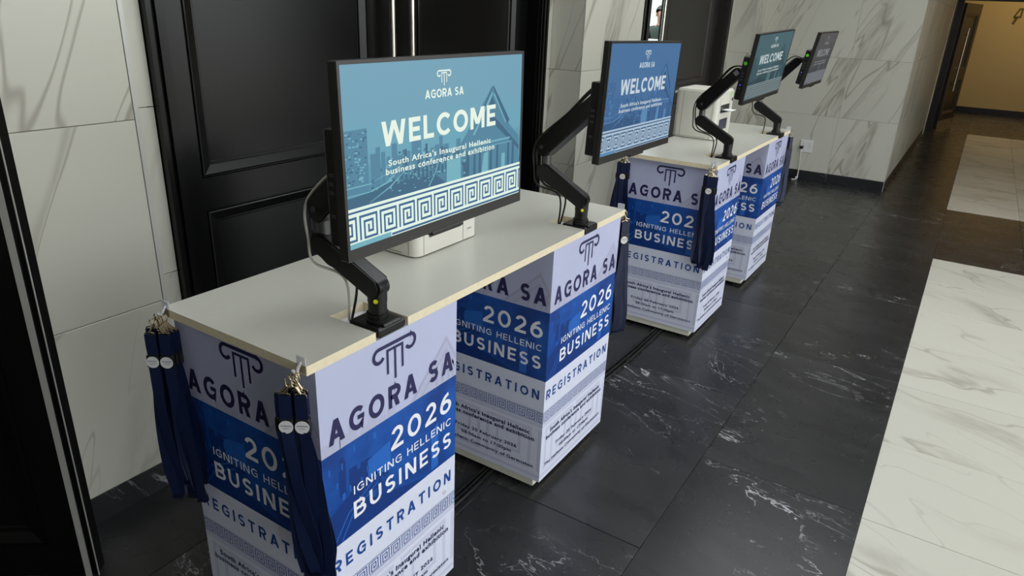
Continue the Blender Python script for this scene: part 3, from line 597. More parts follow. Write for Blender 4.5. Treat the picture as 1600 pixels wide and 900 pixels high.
def monitor(idx, ctr, yaw, tilt, roll, label, sticker):
    mtx = Matrix.Translation(ctr) @ Matrix.Rotation(yaw, 4, 'Z') @ Matrix.Rotation(-tilt, 4, 'Y') @ Matrix.Rotation(roll, 4, 'X')
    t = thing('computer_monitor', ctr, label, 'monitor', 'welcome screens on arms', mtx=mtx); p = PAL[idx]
    def put(n, mb, m, par=None, smooth=False):
        o = link(n, mb.mesh(n, m, smooth), par or t, mtx)
        if n in STUFF: o['kind'] = 'stuff'
        return o
    hw, hh = W_ / 2, H_ / 2
    # local frame: x out of the screen, y to the right, z up
    b = MB(); yo, zo, zu = hw + .006, hh + .006, -hh - .021
    b.rbox(-.020, -.0015, -yo, yo, zu, zo, .002, 1)
    for a in ((-yo, -hw, zu, zo), (hw, yo, zu, zo), (-hw, hw, hh, zo), (-hw, hw, zu, -hh)): b.box(-.002, .0012, a[0], a[1], a[2], a[3])
    put('bezel', b, M_bezel)
    bk = put('rear_housing', MB().rbox(-.050, -.019, -hw + .004, hw - .004, -.150, .048, .004, 2), M_blk)
    pt = MB()
    for z in (-.03, -.045, -.06, -.10): pt.box(-.042, -.030, -hw + .0030, -hw + .0042, z, z + .006)
    put('side_port', pt, M_joint, bk)
    put('webcam_bar', MB().rbox(-.012, .004, -.05, .05, zu - .006, zu + .002, .002, 1), M_blk)
    if sticker:
        c = MB(); c.extrude([(-.035 + .0085 * math.cos(k * math.pi / 10), -hw + .0040, .018 + .0085 * math.sin(k * math.pi / 10)) for k in range(20)], (0, -.0008, 0)); put('green_sticker', c, mat('green_sticker', rgb(92, 200, 40), .5), bk)['label'] = 'round green sticker'
        put('power_light', MB().box(-.037, -.033, -hw + .0028, -hw + .0042, -.083, -.079), mat('blue_power_led', rgb(30, 40, 200), .4, emis=rgb(60, 70, 255), estr=3.0), bk)['label'] = 'blue power light'
    # screen picture, all on the display face; coordinates (s, t) 0..1
    P = lambda s, tt, n=.0: (.0002 + n, -hw + s * W_, -hh + tt * H_)
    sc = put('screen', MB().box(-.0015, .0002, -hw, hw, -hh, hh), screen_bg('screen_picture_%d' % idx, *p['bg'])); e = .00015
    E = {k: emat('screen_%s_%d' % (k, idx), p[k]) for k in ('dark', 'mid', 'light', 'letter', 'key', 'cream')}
    def polys(name, L, m, n): 
        mb = MB()
        for j, q in enumerate(L): mb.poly([P(a, b_, n + (j % 11) * 1.2e-5) for a, b_ in q])
        return put(name, mb, m, sc)
    R = lambda a, b_, c, d: [(a, c), (b_, c), (b_, d), (a, d)]
    rr = random.Random(11); light = []; dark = []; mid = []
    mid.append(R(0, .10, .30, .66))                                  # block with patterned front, left
    for i in range(70): a = rr.uniform(0, .088); c = rr.uniform(.36, .64); (light if i % 2 else dark).append(R(a, a + rr.uniform(.004, .013), c, c + .009))
    mid += [R(a, a + rr.uniform(.014, .03), .30, .40 + rr.uniform(.02, .16)) for a in [.11 + .025 * k for k in range(19)]]
    dark += [R(a, a + .012, .30, .36 + rr.uniform(.0, .18)) for a in [.25 + .022 * k for k in range(12)]]
    mid.append([(.50, .225), (.985, .225), (.985, .43), (.905, .54), (.79, .80), (.55, .40), (.50, .36)])     # temple mass
    dark += [[(.79, .805), (.80, .805), (.915, .56), (.905, .535), (.89, .545)], [(.76, .66), (.79, .74), (.82, .66)], [(.79, .62), (.99, .36), (.99, .33), (.76, .60)], [(.69, .55), (.79, .79), (.785, .80), (.66, .50)]]
    light += [R(.50, .585, .225, .375), [(.72, .225), (.765, .225), (.765, .37), (.735, .36)], R(.86, .885, .225, .33)]
    dark += [R(.60, .64, .225, .36), [(.0, .225), (.50, .225), (.44, .30), (.20, .33), (.105, .30), (.0, .29)]]
    light += [[(.105, .352), (.11, .352), (.26, .41), (.258, .416)], [(.11, .30), (.19, .33), (.24, .39), (.236, .392), (.18, .335), (.10, .305)], R(0, .11, .345, .352), R(0, .10, .30, .306), [(.10, .24), (.20, .30), (.3, .40), (.296, .40), (.19, .302), (.095, .24)], [(.40, .24), (.43, .30), (.46, .39), (.455, .39), (.425, .30), (.393, .24)]]
    for i in range(26): a = rr.uniform(.2, .44); c = rr.uniform(.25, .38); light.append(R(a, a + rr.uniform(.004, .012), c, c + .005))
    for i in range(150):
        a = rr.uniform(.10, .62); c = rr.uniform(.235, .50 - abs(a - .3) * .25); wd = rr.uniform(.004, .016); hgt = rr.uniform(.006, .03)
        (dark if i % 3 == 0 else mid if i % 3 == 1 else light).append(R(a, a + wd, c, c + hgt * (.5 if i % 3 == 2 else 1)))
    for a in (.62, .665, .70, .775, .82, .90, .935): dark.append([(a, .225), (a + .018, .225), (a + .016, .40), (a + .004, .40)])
    light += [[(.66, .50), (.675, .50), (.79, .745), (.79, .77)], [(.80, .745), (.885, .545), (.893, .545), (.80, .765)], R(.64, .92, .425, .437), R(.63, .94, .40, .405)]
    polys('skyline_middle', mid, E['mid'], e); polys('skyline_dark', dark, E['dark'], 2 * e); polys('skyline_light', light, E['light'], 3 * e)
    # cream band with the key pattern
    polys('cream_band', [R(0, 1, 0, .232)], E['cream'], 4 * e)
    def flat(fn, name, m, n):
        mb = MB(); fn(mb); mb.v = [(.0002 + n - v[1], -hw + v[0], -hh + v[2]) for v in mb.v]; return put(name, mb, m, sc)
    def keys(mb):
        pitch = .0943 * W_
        for i in range(-1, 11): key_cell(mb, (.0495 + i * .0943) * W_, .046 * H_, pitch * .80, .130 * H_, .0042, 0, (0, W_))
        for a, b_ in ((.006, .020), (.203, .215)): mb.poly([((.195 if a < .1 else 0) * W_, 0, a * H_), (W_, 0, a * H_), (W_, 0, b_ * H_), ((.195 if a < .1 else 0) * W_, 0, b_ * H_)])
    flat(keys, 'key_pattern', E['key'], 5 * e)
    polys('task_strip', [R(0, .191, 0, .03)], E['light'], 6 * e)
    flat(lambda mb: caps(mb, 'WELCOME', .166 * W_, .813 * W_, .540 * H_, .681 * H_, .225, gap_h=.2), 'welcome_lettering', E['letter'], 5 * e)
    for wd in words('AGORA SA', .386 * W_, .604 * W_, .775 * H_, .826 * H_, .20): flat(lambda mb: (mb.v.extend(wd.v), mb.f.extend(wd.f), mb.m.extend(wd.m)), 'title_lettering', E['letter'], 5 * e)
    flat(lambda mb: logo(mb, .491 * W_, .842 * H_, .936 * H_), 'column_emblem', E['letter'], 5 * e)
    def sub(mb): small(mb, "South Africa's Inaugural Hellenic", .192 * W_, .782 * W_, .425 * H_, .459 * H_, .022); small(mb, 'business conference and exhibition', .178 * W_, .807 * W_, .376 * H_, .411 * H_, .022)
    flat(sub, 'subtitle_lettering', E['letter'], 5 * e)
    return t
rd = math.radians
MON = {1: ((.200, .203, 1.435), rd(.1), rd(1.2), 0.0), 2: ((.191, 1.165, 1.443), rd(.6), rd(-1.0), rd(-1.0)), 3: ((.130, 2.875, 1.457), rd(-3.2), rd(-6.7), rd(2.3)), 4: ((.162, 4.000, 1.451), rd(-.4), rd(-9.3), rd(.5))}
LAB = {1: 'nearest and largest black monitor showing a bright teal WELCOME screen', 2: 'second black monitor with a deep blue WELCOME screen at far end of near desk',
       3: 'third monitor with dark teal WELCOME screen and green sticker, nearer one on far desk', 4: 'farthest monitor, dim grey screen and green sticker, in front of end wall'}
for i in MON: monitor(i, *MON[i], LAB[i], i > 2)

# ------------------------------------------------------------------ monitor arms
def smooth_path(P, n=8):
    P = [Vector(p) for p in P]; out = []
    for i in range(len(P) - 1):
        a, b, c, d = P[max(i - 1, 0)], P[i], P[i + 1], P[min(i + 2, len(P) - 1)]
        for k in range(n):
            t = k / n; out.append(0.5 * ((2 * b) + (c - a) * t + (2 * a - 5 * b + 4 * c - d) * t * t + (3 * b - a - 3 * c + d) * t ** 3))
    return out + [P[-1]]
def arm(idx, base, elbow, tip, label, yellow, cables):
    bx_, by_ = base; t = thing('monitor_arm', (bx_, by_, HT - .022), label, 'monitor arm', 'black monitor arms on the desks'); ex, ey, ez = elbow
    MB().rbox(bx_ - .050, bx_ + .046, by_ - .047, by_ + .047, HT - .0215, HT + .003, .006, 2).build('clamp_base', M_blk2, t)
    MB().rbox(bx_ - .010, bx_ + .048, by_ - .030, by_ + .030, HT + .0, HT + .009, .004, 2).build('base_cover', M_blk, t)
    MB().tube([(bx_, by_, HT + .004), (bx_, by_, HT + .020), (bx_, by_, HT + .021), (bx_, by_, HT + .088)], .02, 20, radii=[.027, .027, .0225, .0225]).build('post', M_blk2, t, True)
    p0 = Vector((bx_, by_, HT + .084)); p1 = Vector((ex, ey, ez))
    la = MB().capsule_bar(p0, p1, .0235, .028, .046).build('lower_arm', M_blk2, t, True)
    MB().tube([p0 + Vector((0, 0, -.035)), p0 + Vector((0, 0, .012))], .0235, 20).build('pivot_collar', M_blk2, la, True)
    MB().tube([p1 + Vector((0, 0, .0)), p1 + Vector((0, 0, .086))], .016, 18).build('elbow_pin', M_joint, t, True)
    p2 = p1 + Vector((0, 0, .086)); p3 = Vector(tip)
    ua = MB().capsule_bar(p2, p3, .033, .025, .048).build('upper_arm', M_blk2, t, True)
    sd = (p3 - p2).cross(Vector((0, 0, 1))).normalized()
    MB().tube([p2 + sd * .0245, p2 + sd * .029], .007, 12).build('pivot_bolt', M_joint, ua, True)
    c, yaw, tl, ro = MON[idx]; back = Vector(c) + Vector((-math.cos(yaw) * .052, -math.sin(yaw) * .052, 0))
    hd = MB().tube([p3, p3 + (back - p3) * .5, back], .016, 14).build('tilt_head', M_blk2, t, True)
    mtx = Matrix.Translation(back) @ Matrix.Rotation(yaw, 4, 'Z') @ Matrix.Rotation(-tl, 4, 'Y'); link('mount_plate', MB().rbox(-.007, .0015, -.055, .055, -.055, .055, .002, 1).mesh('mount_plate', M_blk2), t, mtx)
    if idx == 3: 
        q = p3 - sd * .0256; d = (p3 - p2).normalized(); u = sd.cross(d); MB().poly([q - d * .012 - u * .012, q + d * .012 - u * .012, q + d * .012 + u * .012, q - d * .012 + u * .012]).build('grey_label', mat('grey_label', rgb(120, 120, 122), .5), ua)
        q = p3 + sd * .0256; MB().poly([q - d * .012 - u * .012, q + d * .012 - u * .012, q + d * .012 + u * .012, q - d * .012 + u * .012]).build('grey_label', mat('grey_label', rgb(120, 120, 122), .5), ua)
    if yellow:
        dv = Vector((.55, -.83, 0)).normalized(); s_ = Vector((-dv.y, dv.x, 0)); q = Vector((bx_, by_, HT + .055)) + dv * .0233
        MB().extrude([q + s_ * .0055 * math.cos(k * math.pi / 8) + Vector((0, 0, .0055)) * math.sin(k * math.pi / 8) for k in range(16)], dv * .0006).build('yellow_sticker', mat('yellow_sticker', rgb(222, 214, 20), .5), t)['label'] = 'small round yellow sticker'
    for k, (m, off) in enumerate(cables):
        o = Vector(off)
        P = [back + Vector((-.01, -.03 - .01 * k, -.03)), p3 + Vector((-.018, -.015, .030)) + o * .3, (p2 + p3) / 2 + Vector((-.020, -.012, .026)) + o * .3, p2 + Vector((-.030, -.01, .012)) + o * .4, p1 + Vector((-.033, -.008, .0)) + o * .5, p1 + Vector((-.008, -.004, -.05)) + o, Vector((bx_ - .072, by_ - .01, HT + .09)) + o * .8, Vector((bx_ - .078, by_ - .012, HT - .020)) + o * .2]
        MB().tube(smooth_path(P), .0032, 8).build('cable', m, t, True)
    return t
arm(1, (-.046, .262), (-.196, .248, 1.137), (.060, .215, 1.430), 'black monitor arm holding the nearest screen, in the cut-out of the near desk', True, [(M_wcable, (-.012, -.014, 0)), (M_cable, (.014, .004, 0))])
arm(2, (-.044, 1.288), (-.182, 1.262, 1.145), (.060, 1.190, 1.430), 'black monitor arm holding the deep blue screen, fully visible at far end of near desk', True, [(M_cable, (-.012, -.010, 0)), (M_cable, (.008, .006, 0))])
arm(3, (-.022, 2.915), (-.178, 2.888, 1.150), (-.020, 2.880, 1.405), 'black monitor arm holding the dark teal screen on the far desk', False, [(M_cable, (-.012, -.012, 0)), (M_cable, (.006, .006, 0))])
arm(4, (-.018, 3.950), (-.150, 3.935, 1.138), (.022, 3.995, 1.420), 'black monitor arm holding the farthest screen, at end of far desk', False, [(M_cable, (-.008, -.01, 0))])

# ------------------------------------------------------------------ label printers
def printer(x1, y0, label):
    dx, w, h = .262, .310, .283; x0, y1, z0 = x1 - dx, y0 + w, HT
    t = thing('label_printer', ((x0 + x1) / 2, (y0 + y1) / 2, HT), label, 'printer', 'white label printers on the desks')
    bm = bmesh.new(); bmesh.ops.create_cube(bm, size=1.0)
    for v in bm.verts: v.co = Vector(((x0 + x1) / 2 + v.co.x * dx, (y0 + y1) / 2 + v.co.y * w, z0 + .004 + (h - .004) * (v.co.z + .5)))
    vert = [e for e in bm.edges if abs(e.verts[0].co.z - e.verts[1].co.z) > .1]; bmesh.ops.bevel(bm, geom=vert, offset=.028, segments=5, affect='EDGES', profile=.5)
    ee = [e for e in bm.edges if e.verts[0].co.z > z0 + h - .001 and e.verts[1].co.z > z0 + h - .001 and len(e.link_faces) == 2 and e.calc_face_angle(0) > .5]; bmesh.ops.bevel(bm, geom=ee, offset=.008, segments=3, affect='EDGES')
    mb = MB(); mb.add_bm(bm); body = mb.build('body', M_prn, t, True)
    for fx in (x0 + .04, x1 - .04):
        for fy in (y0 + .04, y1 - .04): MB().tube([(fx, fy, z0), (fx, fy, z0 + .006)], .01, 8).build('foot', M_blk, t)
    MB().box(x1 - .2615, x1 - .055, y0 - .0006, y0 + .001, z0 + .01, z0 + .012).build('side_groove', M_seam, body)
    for xx in (x1 - .030, x1 - .215): MB().box(xx, xx + .0016, y0 - .0006, y0 + .002, z0 + .006, z0 + h - .012).build('side_seam', M_seam, body)
    for yy in (y0 + .034, y0 + .228): MB().box(x1 - .002, x1 + .0006, yy, yy + .0016, z0 + .006, z0 + h - .012).build('front_seam', M_seam, body)
    MB().rbox(x1 - .02, x1 + .0008, y0 + .052, y0 + .226, z0 + .046, z0 + .125, .010, 3).build('lower_slot', M_prnd, t)
    sl = MB().rbox(x1 - .02, x1 + .0012, y0 + .05, y0 + .226, z0 + .150, z0 + .205, .006, 2).build('paper_slot', M_prnd, t)
    MB().rbox(x1 - .002, x1 + .0025, y0 + .075, y0 + .20, z0 + .060, z0 + .115, .002, 1).build('inner_panel', mat('dark_blue_grey_panel', rgb(62, 62, 86), .4), t)
    MB().extrude([(x1 + .001, y0 + .06, z0 + .155), (x1 + .045, y0 + .06, z0 + .168), (x1 + .045, y0 + .06, z0 + .170), (x1 + .001, y0 + .06, z0 + .158)], (0, .15, 0)).build('label_tray', mat('grey_translucent_tray', rgb(170, 172, 172), .3, alpha=.8), t)
    MB().extrude([(x1 + .0, y0 + .09, z0 + .172), (x1 + .060, y0 + .09, z0 + .172), (x1 + .060, y0 + .09, z0 + .1728), (x1 + .0, y0 + .09, z0 + .1728)], (0, .09, 0)).build('label_slip', mat('white_paper', rgb(236, 238, 236), .6), t)
    MB().tube([(x1 - .001, y0 + .268, z0 + .222), (x1 + .002, y0 + .268, z0 + .222)], .010, 14).build('power_button', M_blk, t)
    lg = MB(); small(lg, 'EPSON', 0, .022, 0, .005, .02); lg.v = [(x1 + .0007, y0 + .25 + v[0], z0 + .034 + v[2]) for v in lg.v]; lg.build('maker_lettering', M_blk, t)
    MB().box(x1 - .001, x1 + .0012, y0 + .20, y0 + .285, z0 + h - .030, z0 + h - .026).build('status_light', mat('green_status_strip', rgb(120, 190, 60), .4, emis=rgb(150, 210, 40), estr=.4), t)
    return t
printer(-.245, .638, 'white label printer on the near desk, half hidden under the nearest screen')
printer(-.235, 3.345, 'white label printer with open paper slot on the far desk')

# ------------------------------------------------------------------ lanyards on clear hooks
def make_lanyard(name, label, group, origin, facing, seed, badge, length, dx, dn, sway, spread):
    """origin = hook point; facing = horizontal unit vector the flat side looks along"""
    rr = random.Random(seed); Fn = Vector((facing[0], facing[1], 0)).normalized(); Sd = Vector((-Fn.y, Fn.x, 0)); O = Vector(origin); Z = Vector((0, 0, 1))
    t = thing(name, O, label, 'lanyard', group); w = .0255; th = .0012
    Q = lambda s, n, z: O + Sd * s + Fn * n + Z * z
    def strap(mb, C, wd, tw0, tw1, thick=th):
        n = len(C); A = []
        for k, (s, nn, z) in enumerate(C):
            a = tw0 + (tw1 - tw0) * k / (n - 1); d = Sd * math.cos(a) + Fn * math.sin(a); nr = Fn * math.cos(a) - Sd * math.sin(a); c = Q(s, nn, z)
            A.append((c - d * wd / 2 + nr * thick / 2, c + d * wd / 2 + nr * thick / 2, c + d * wd / 2 - nr * thick / 2, c - d * wd / 2 - nr * thick / 2))
        i = len(mb.v)
        for q in A: mb.v += [tuple(x) for x in q]
        for k in range(n - 1):
            for j in range(4): b = i + 4 * k; mb.f.append([b + j, b + (j + 1) % 4, b + 4 + (j + 1) % 4, b + 4 + j]); mb.m.append(0)
        mb.f.append([i, i + 1, i + 2, i + 3]); e = i + 4 * (n - 1); mb.f.append([e + 3, e + 2, e + 1, e]); mb.m += [0, 0]
    # clasp: snap hook of bent wire with a swivel, hanging from the hook
    c0 = dx * .35; mb = MB()
    loop = [Q(c0 + .0065 * math.sin(a), dn, -.010 - .011 * (1 - math.cos(a)) / 1.0 + .008) for a in [k * 2 * math.pi / 14 for k in range(13)]]
    mb.tube(loop, .0014, 6); mb.tube([Q(c0, dn, -.022), Q((c0 + dx) / 2, dn, -.032), Q(dx, dn, -.040)], .0030, 8)
    mb.tube([Q(dx - .012, dn, -.047), Q(dx - .011, dn, -.041), Q(dx, dn, -.038), Q(dx + .011, dn, -.041), Q(dx + .012, dn, -.047), Q(dx, dn, -.0485), Q(dx - .012, dn, -.047)], .0015, 6)
    mb.build('snap_hook', M_clasp, t, True)
    # short tab down to the buckle
    zt_, zb2 = -.044, -.108; mb = MB(); strap(mb, [(dx, dn + .002, zt_), (dx, dn + .003, (zt_ + zb2) / 2), (dx + rr.uniform(-.002, .002), dn + .003, zb2)], w, 0, 0); strap(mb, [(dx, dn - .002, zt_), (dx, dn - .003, zb2)], w, 0, 0); mb.build('tab', M_strap, t)
    bc = MB().rbox(-.0155, .0155, -.004, .004, -.0165, .0165, .003, 2)
    fr = Matrix((( Sd.x, -Fn.x, 0, 0), (Sd.y, -Fn.y, 0, 0), (0, 0, 1, 0), (0, 0, 0, 1)))
    ctr = Q(dx, dn + .003, zb2 - .006); bo = link('buckle', bc.mesh('buckle', M_badgerim), t, Matrix.Translation(ctr) @ fr)
    if badge:
        dsk = MB().extrude([(.0148 * math.cos(k * math.pi / 14), -.0042, .0148 * math.sin(k * math.pi / 14)) for k in range(28)], (0, -.0018, 0)); link('badge_disc', dsk.mesh('badge_disc', M_badge), bo, Matrix.Translation(ctr) @ fr)['label'] = 'round white printed disc'
        ink = MB(); 
        for i_, (a, b, c) in enumerate(((-.0105, .0105, .002), (-.006, .006, -.0035))):
            x = a
            while x < b: wd = rr.uniform(.0012, .0022); ink.poly([(x, -.0062, c), (x + wd, -.0062, c), (x + wd, -.0062, c + (.0026 if i_ == 0 else .0016)), (x, -.0062, c + (.0026 if i_ == 0 else .0016))]); x += wd + .0008
        link('disc_print', ink.mesh('disc_print', M_ink_badge), bo, Matrix.Translation(ctr) @ fr)
    # two long runs joined by the bottom fold
    z0 = zb2 - .018; n = 18; ph = rr.uniform(0, 6)
    for sgn in (-1, 1):
        C = []
        for k in range(n + 1):
            q = k / n; C.append((dx + sway * q + sgn * spread * math.sin(min(1, q * 1.15) * math.pi * .5) * (1 - .75 * max(0, q - .8) / .2) + .004 * math.sin(ph + 5 * q), dn + .003 + sgn * .0035 + .006 * math.sin(ph * 2 + 4 * q + sgn), z0 - (length + z0) * q))
        mb = MB(); strap(mb, C, w, rr.uniform(-.15, .15), sgn * rr.uniform(.1, .55) + rr.uniform(-.2, .2)); mb.build('strap', M_strap, t, True)
    s0 = dx + sway; C = [(s0 + spread * .25 * math.cos(a), dn + .003 + .012 * math.cos(a), -length - .012 * math.sin(a)) for a in [math.pi * k / 8 for k in range(9)]]
    mb = MB(); strap(mb, C, w, .1, -.1); mb.build('bottom_fold', M_strap, t, True)
    return t
def hook(origin, facing, label):
    Fn = Vector((facing[0], facing[1], 0)).normalized(); Sd = Vector((-Fn.y, Fn.x, 0)); O = Vector(origin); fr = Matrix(((Sd.x, -Fn.x, 0, O.x), (Sd.y, -Fn.y, 0, O.y), (0, 0, 1, O.z), (0, 0, 0, 1)))
    t = thing('adhesive_hook', O, label, 'hook', 'clear hooks on the worktop corners')
    link('backing_plate', MB().rbox(-.014, .014, 0, .003, -.014, .026, .0012, 1).mesh('backing_plate', M_clear), t, fr)
    P = [(0, .001, .012), (0, -.006, .004), (0, -.012, -.006), (0, -.018, -.006), (0, -.021, .002)]
    link('hook_arm', MB().tube(smooth_path(P, 5), .0035, 10).mesh('hook_arm', M_clear, True), t, fr)
def bunch(corner, facing, where, hooklabel, n, badges, seed, lean, plate_face):
    rr = random.Random(seed); O = Vector(corner)
    hook(O + Vector((0, 0, -.006)), plate_face, hooklabel); g = 'lanyards hanging ' + where
    Fp = Vector((plate_face[0], plate_face[1], 0)).normalized(); H0 = O + Fp * .017 + Vector((0, 0, -.006))
    for i in range(n):
        if i < badges:
            dx = (-.0165, .0165)[i] if badges == 2 else 0.0; dn = .026; lab = ('navy lanyard with disc, %s one of pair %s' % (('left', 'right')[i], where.replace('at the ', 'at '))) if badges == 2 else 'navy lanyard with round white disc in front, ' + where
            gg = None; sp = .012; ln = .50 + .01 * i
        else:
            dx = rr.uniform(-.030, .030); dn = .019 - .0042 * (i - badges); lab = 'plain navy lanyard behind the front ones ' + where; gg = g; sp = rr.uniform(.006, .022); ln = rr.uniform(.46, .525)
        make_lanyard('lanyard', lab, gg or g, H0, facing, seed * 20 + i, i < badges, ln, dx, dn, lean + rr.uniform(-.012, .028), sp)
fc = (.55, -.84)
bunch((-.482, 0, HT), fc, 'at the wall-side corner of the near desk', 'clear plastic hook on wall-side corner of the near desk', 9, 2, 1, .012, (0, -1))
bunch((-.016, 0, HT), fc, 'at the front corner of the near desk', 'clear plastic hook on front corner of the near desk', 9, 2, 2, .010, (0, -1))
bunch((-.018, L_, HT), (.8, -.6), 'at the far end of the near desk', 'clear plastic hook on far end of the near desk', 6, 1, 3, .0, (0, 1))
bunch((-.470, S_, HT), (.25, -.97), 'at the wall-side corner of the far desk', 'clear plastic hook on wall-side corner of the far desk', 6, 1, 4, -.006, (0, -1))
bunch((-.002, S_, HT), (.25, -.97), 'at the front corner of the far desk', 'clear plastic hook on front corner of the far desk', 7, 1, 5, .006, (0, -1))
bunch((.006, S_ + L_, HT), (.8, -.6), 'at the far end of the far desk', 'clear plastic hook on far end of the far desk', 6, 0, 6, .0, (0, 1))

# ------------------------------------------------------------------ cables, socket, doorway person
for k, dx in enumerate((-.018, 0, .016)):
    P = [(-.225 + dx, -.5, .007), (-.23 + dx * 1.2, .4, .007), (-.222 + dx, .85, .007), (-.236 + dx * .8, 1.4, .007), (-.19 + dx * 1.3, 2.0, .007), (-.183 + dx, 2.7, .007), (-.22 + dx, 3.8, .007), (-.30 + dx, 5.0, .007), (-.40 + dx, 6.6, .007), (-.52 + dx, 7.35, .007)]
    tag(MB().tube(smooth_path(P, 6), .0065, 8).build('floor_cable', M_cable, None, True), ('black cable on the floor under the desks, %s of three' % ('nearest the wall', 'middle', 'nearest the room')[k]), 'cable', 'cables along the floor')
so = thing('power_socket', (-.425, YE, .37), 'white double power socket on the end wall beside the far desk', 'socket')
MB().rbox(-.490, -.360, YE - .010, YE + .001, .302, .436, .003, 2).build('plate', M_badge, so)
for cx in (-.455, -.395):
    for a, b in ((0, .018), (-.010, -.006), (.010, -.006)): MB().tube([(cx + a, YE - .0105, .375 + b), (cx + a, YE - .0095, .375 + b)], .004, 8).build('pin_hole', M_prnd, so)
    MB().rbox(cx - .008, cx + .008, YE - .013, YE - .009, .405, .423, .001, 1).build('switch', M_prn, so)
pg = thing('plug', (-.470, YE - .011, .36), 'black and white plug with white cord in the wall socket', 'plug')
MB().rbox(-.484, -.448, YE - .052, YE - .0135, .340, .372, .005, 2).build('plug_body', M_blk, pg)
MB().tube(smooth_path([(-.462, YE - .045, .345), (-.462, YE - .05, .28), (-.455, YE - .03, .16), (-.452, YE - .03, .05), (-.45, YE - .06, .012), (-.50, YE - .1, .008)]), .006, 8).build('cord', M_wcable, pg, True)
MB().rbox(-.464, -.440, YE - .075, YE - .05, .014, .040, .004, 2).build('cord_weight', M_badge, pg)

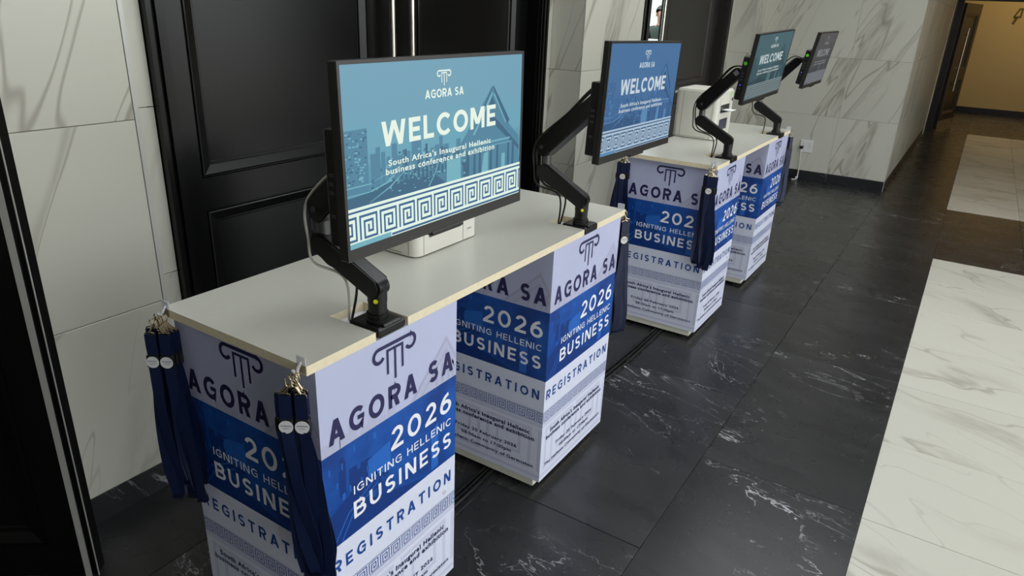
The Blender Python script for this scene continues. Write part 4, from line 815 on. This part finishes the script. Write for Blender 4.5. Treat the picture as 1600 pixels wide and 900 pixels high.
# person in the room behind the second doors
def person(loc, face):
    t = thing('person', loc, 'person in a dark green t-shirt standing in the bright room behind the doors', 'person', rotz=face)
    J = {'pel': (0, 0, .95, .15, .11), 'sp': (0, 0, 1.15, .15, .10), 'ch': (0, 0, 1.33, .175, .115), 'nk': (0, .0, 1.48, .06, .06), 'hb': (0, -.01, 1.545, .065, .07), 'hd': (0, -.02, 1.63, .083, .095), 'ht': (0, -.01, 1.70, .065, .075),
         'shl': (.17, 0, 1.42, .06, .06), 'ell': (.235, .02, 1.14, .045, .045), 'wrl': (.21, -.14, .98, .032, .03), 'hnl': (.19, -.21, .95, .035, .02),
         'shr': (-.17, 0, 1.42, .06, .06), 'elr': (-.235, .02, 1.14, .045, .045), 'wrr': (-.21, -.14, .98, .032, .03), 'hnr': (-.19, -.21, .95, .035, .02),
         'hpl': (.09, 0, .90, .09, .10), 'knl': (.10, -.01, .50, .06, .065), 'anl': (.10, .02, .09, .042, .045), 'tol': (.11, -.14, .04, .04, .03),
         'hpr': (-.09, 0, .90, .09, .10), 'knr': (-.10, -.01, .50, .06, .065), 'anr': (-.10, .02, .09, .042, .045), 'tor': (-.11, -.14, .04, .04, .03)}
    Ed = [('pel', 'sp'), ('sp', 'ch'), ('ch', 'nk'), ('nk', 'hb'), ('hb', 'hd'), ('hd', 'ht'), ('ch', 'shl'), ('shl', 'ell'), ('ell', 'wrl'), ('wrl', 'hnl'), ('ch', 'shr'), ('shr', 'elr'), ('elr', 'wrr'), ('wrr', 'hnr'), ('pel', 'hpl'), ('hpl', 'knl'), ('knl', 'anl'), ('anl', 'tol'), ('pel', 'hpr'), ('hpr', 'knr'), ('knr', 'anr'), ('anr', 'tor')]
    names = list(J); V = [J[n][:3] for n in names]; R_ = [J[n][3:] for n in names]; E_ = [(names.index(a), names.index(b)) for a, b in Ed]
    for sx in (1, -1):                       # five fingers each, rooted in the palm
        w = names.index('hnl' if sx > 0 else 'hnr')
        for k in range(5):
            fx = sx * (.19 + (-.028 + .016 * k if k < 4 else -.045)); b = len(V)
            ln = (.055, .065, .06, .048, .04)[k]; V += [(fx, -.235 if k < 4 else -.205, .94), (fx, -.235 - ln * .6 if k < 4 else -.235, .92), (fx, -.235 - ln * .8 if k < 4 else -.25, .89)]; R_ += [(.009, .009)] * 3; E_ += [(w, b), (b, b + 1), (b + 1, b + 2)]
    me = bpy.data.meshes.new('body'); me.from_pydata(V, E_, [])
    o = bpy.data.objects.new('body_src', me); COL.objects.link(o); md = o.modifiers.new('skin', 'SKIN')
    for i, r in enumerate(R_): me.skin_vertices[0].data[i].radius = r; me.skin_vertices[0].data[i].use_root = (i == 0)
    sb = o.modifiers.new('sub', 'SUBSURF'); sb.levels = 2; sb.render_levels = 2
    dg = bpy.context.evaluated_depsgraph_get(); dg.update(); m2 = bpy.data.meshes.new_from_object(o.evaluated_get(dg)); bpy.data.objects.remove(o)
    m2.name = 'body'; m2.materials.clear()
    for m in (mat('skin', rgb(150, 112, 92), .5), mat('dark_green_tshirt', rgb(38, 48, 44), .8), mat('dark_trousers', rgb(30, 32, 40), .8), mat('dark_shoes', rgb(20, 20, 20), .5)): m2.materials.append(m)
    for p in m2.polygons:
        c = p.center; p.use_smooth = True
        p.material_index = 3 if c.z < .09 else 2 if (c.z < .94 and abs(c.x) < .19 and c.y > -.13) else 1 if (c.z < 1.475 and (c.z > 1.16 or abs(c.x) < .19) and c.y > -.13) else 0
    w = WM[t.name]; link('body', m2, t, w)
    hair = MB(); bm = bmesh.new(); bmesh.ops.create_uvsphere(bm, u_segments=16, v_segments=10, radius=1)
    for v in bm.verts: v.co = Vector((v.co.x * .092, .008 + v.co.y * .108, 1.672 + v.co.z * .092))
    bmesh.ops.delete(bm, geom=[v for v in bm.verts if v.co.y < -.03 and v.co.z < 1.69], context='VERTS'); hair.add_bm(bm); link('hair', hair.mesh('hair', mat('dark_hair', rgb(52, 44, 40), .7), True), t, w)
    fcm = MB()
    for sx in (-1, 1): fcm.rbox(sx * .032 - .011, sx * .032 + .011, -.118, -.100, 1.632, 1.642, .003, 1)
    link('eyes', fcm.mesh('eyes', mat('eye_dark', rgb(40, 34, 32), .4)), t, w)
    link('nose', MB().rbox(-.012, .012, -.128, -.09, 1.588, 1.625, .006, 2).mesh('nose', MATS['skin'], True), t, w); link('mouth', MB().rbox(-.022, .022, -.112, -.095, 1.566, 1.573, .002, 1).mesh('mouth', mat('lips', rgb(120, 74, 66), .5)), t, w)
    for sx in (-1, 1): link('ear', MB().rbox(sx * .083 - .008, sx * .083 + .008, -.01, .025, 1.60, 1.655, .006, 2).mesh('ear', MATS['skin'], True), t, w)
person((-3.15, 9.67, 0), rd(40))
st_ = thing('display_stand', (-3.08, 9.25, 0), 'white board low in the open doorway in front of the person', 'stand')
MB().rbox(-3.30, -2.86, 9.24, 9.27, .55, 1.30, .01, 2).build('board', M_badge, st_); MB().tube([(-3.08, 9.28, .02), (-3.08, 9.28, .6)], .02, 10).build('post', M_joint, st_); MB().rbox(-3.28, -2.88, 9.15, 9.40, 0, .02, .005, 1).build('foot_plate', M_joint, st_)
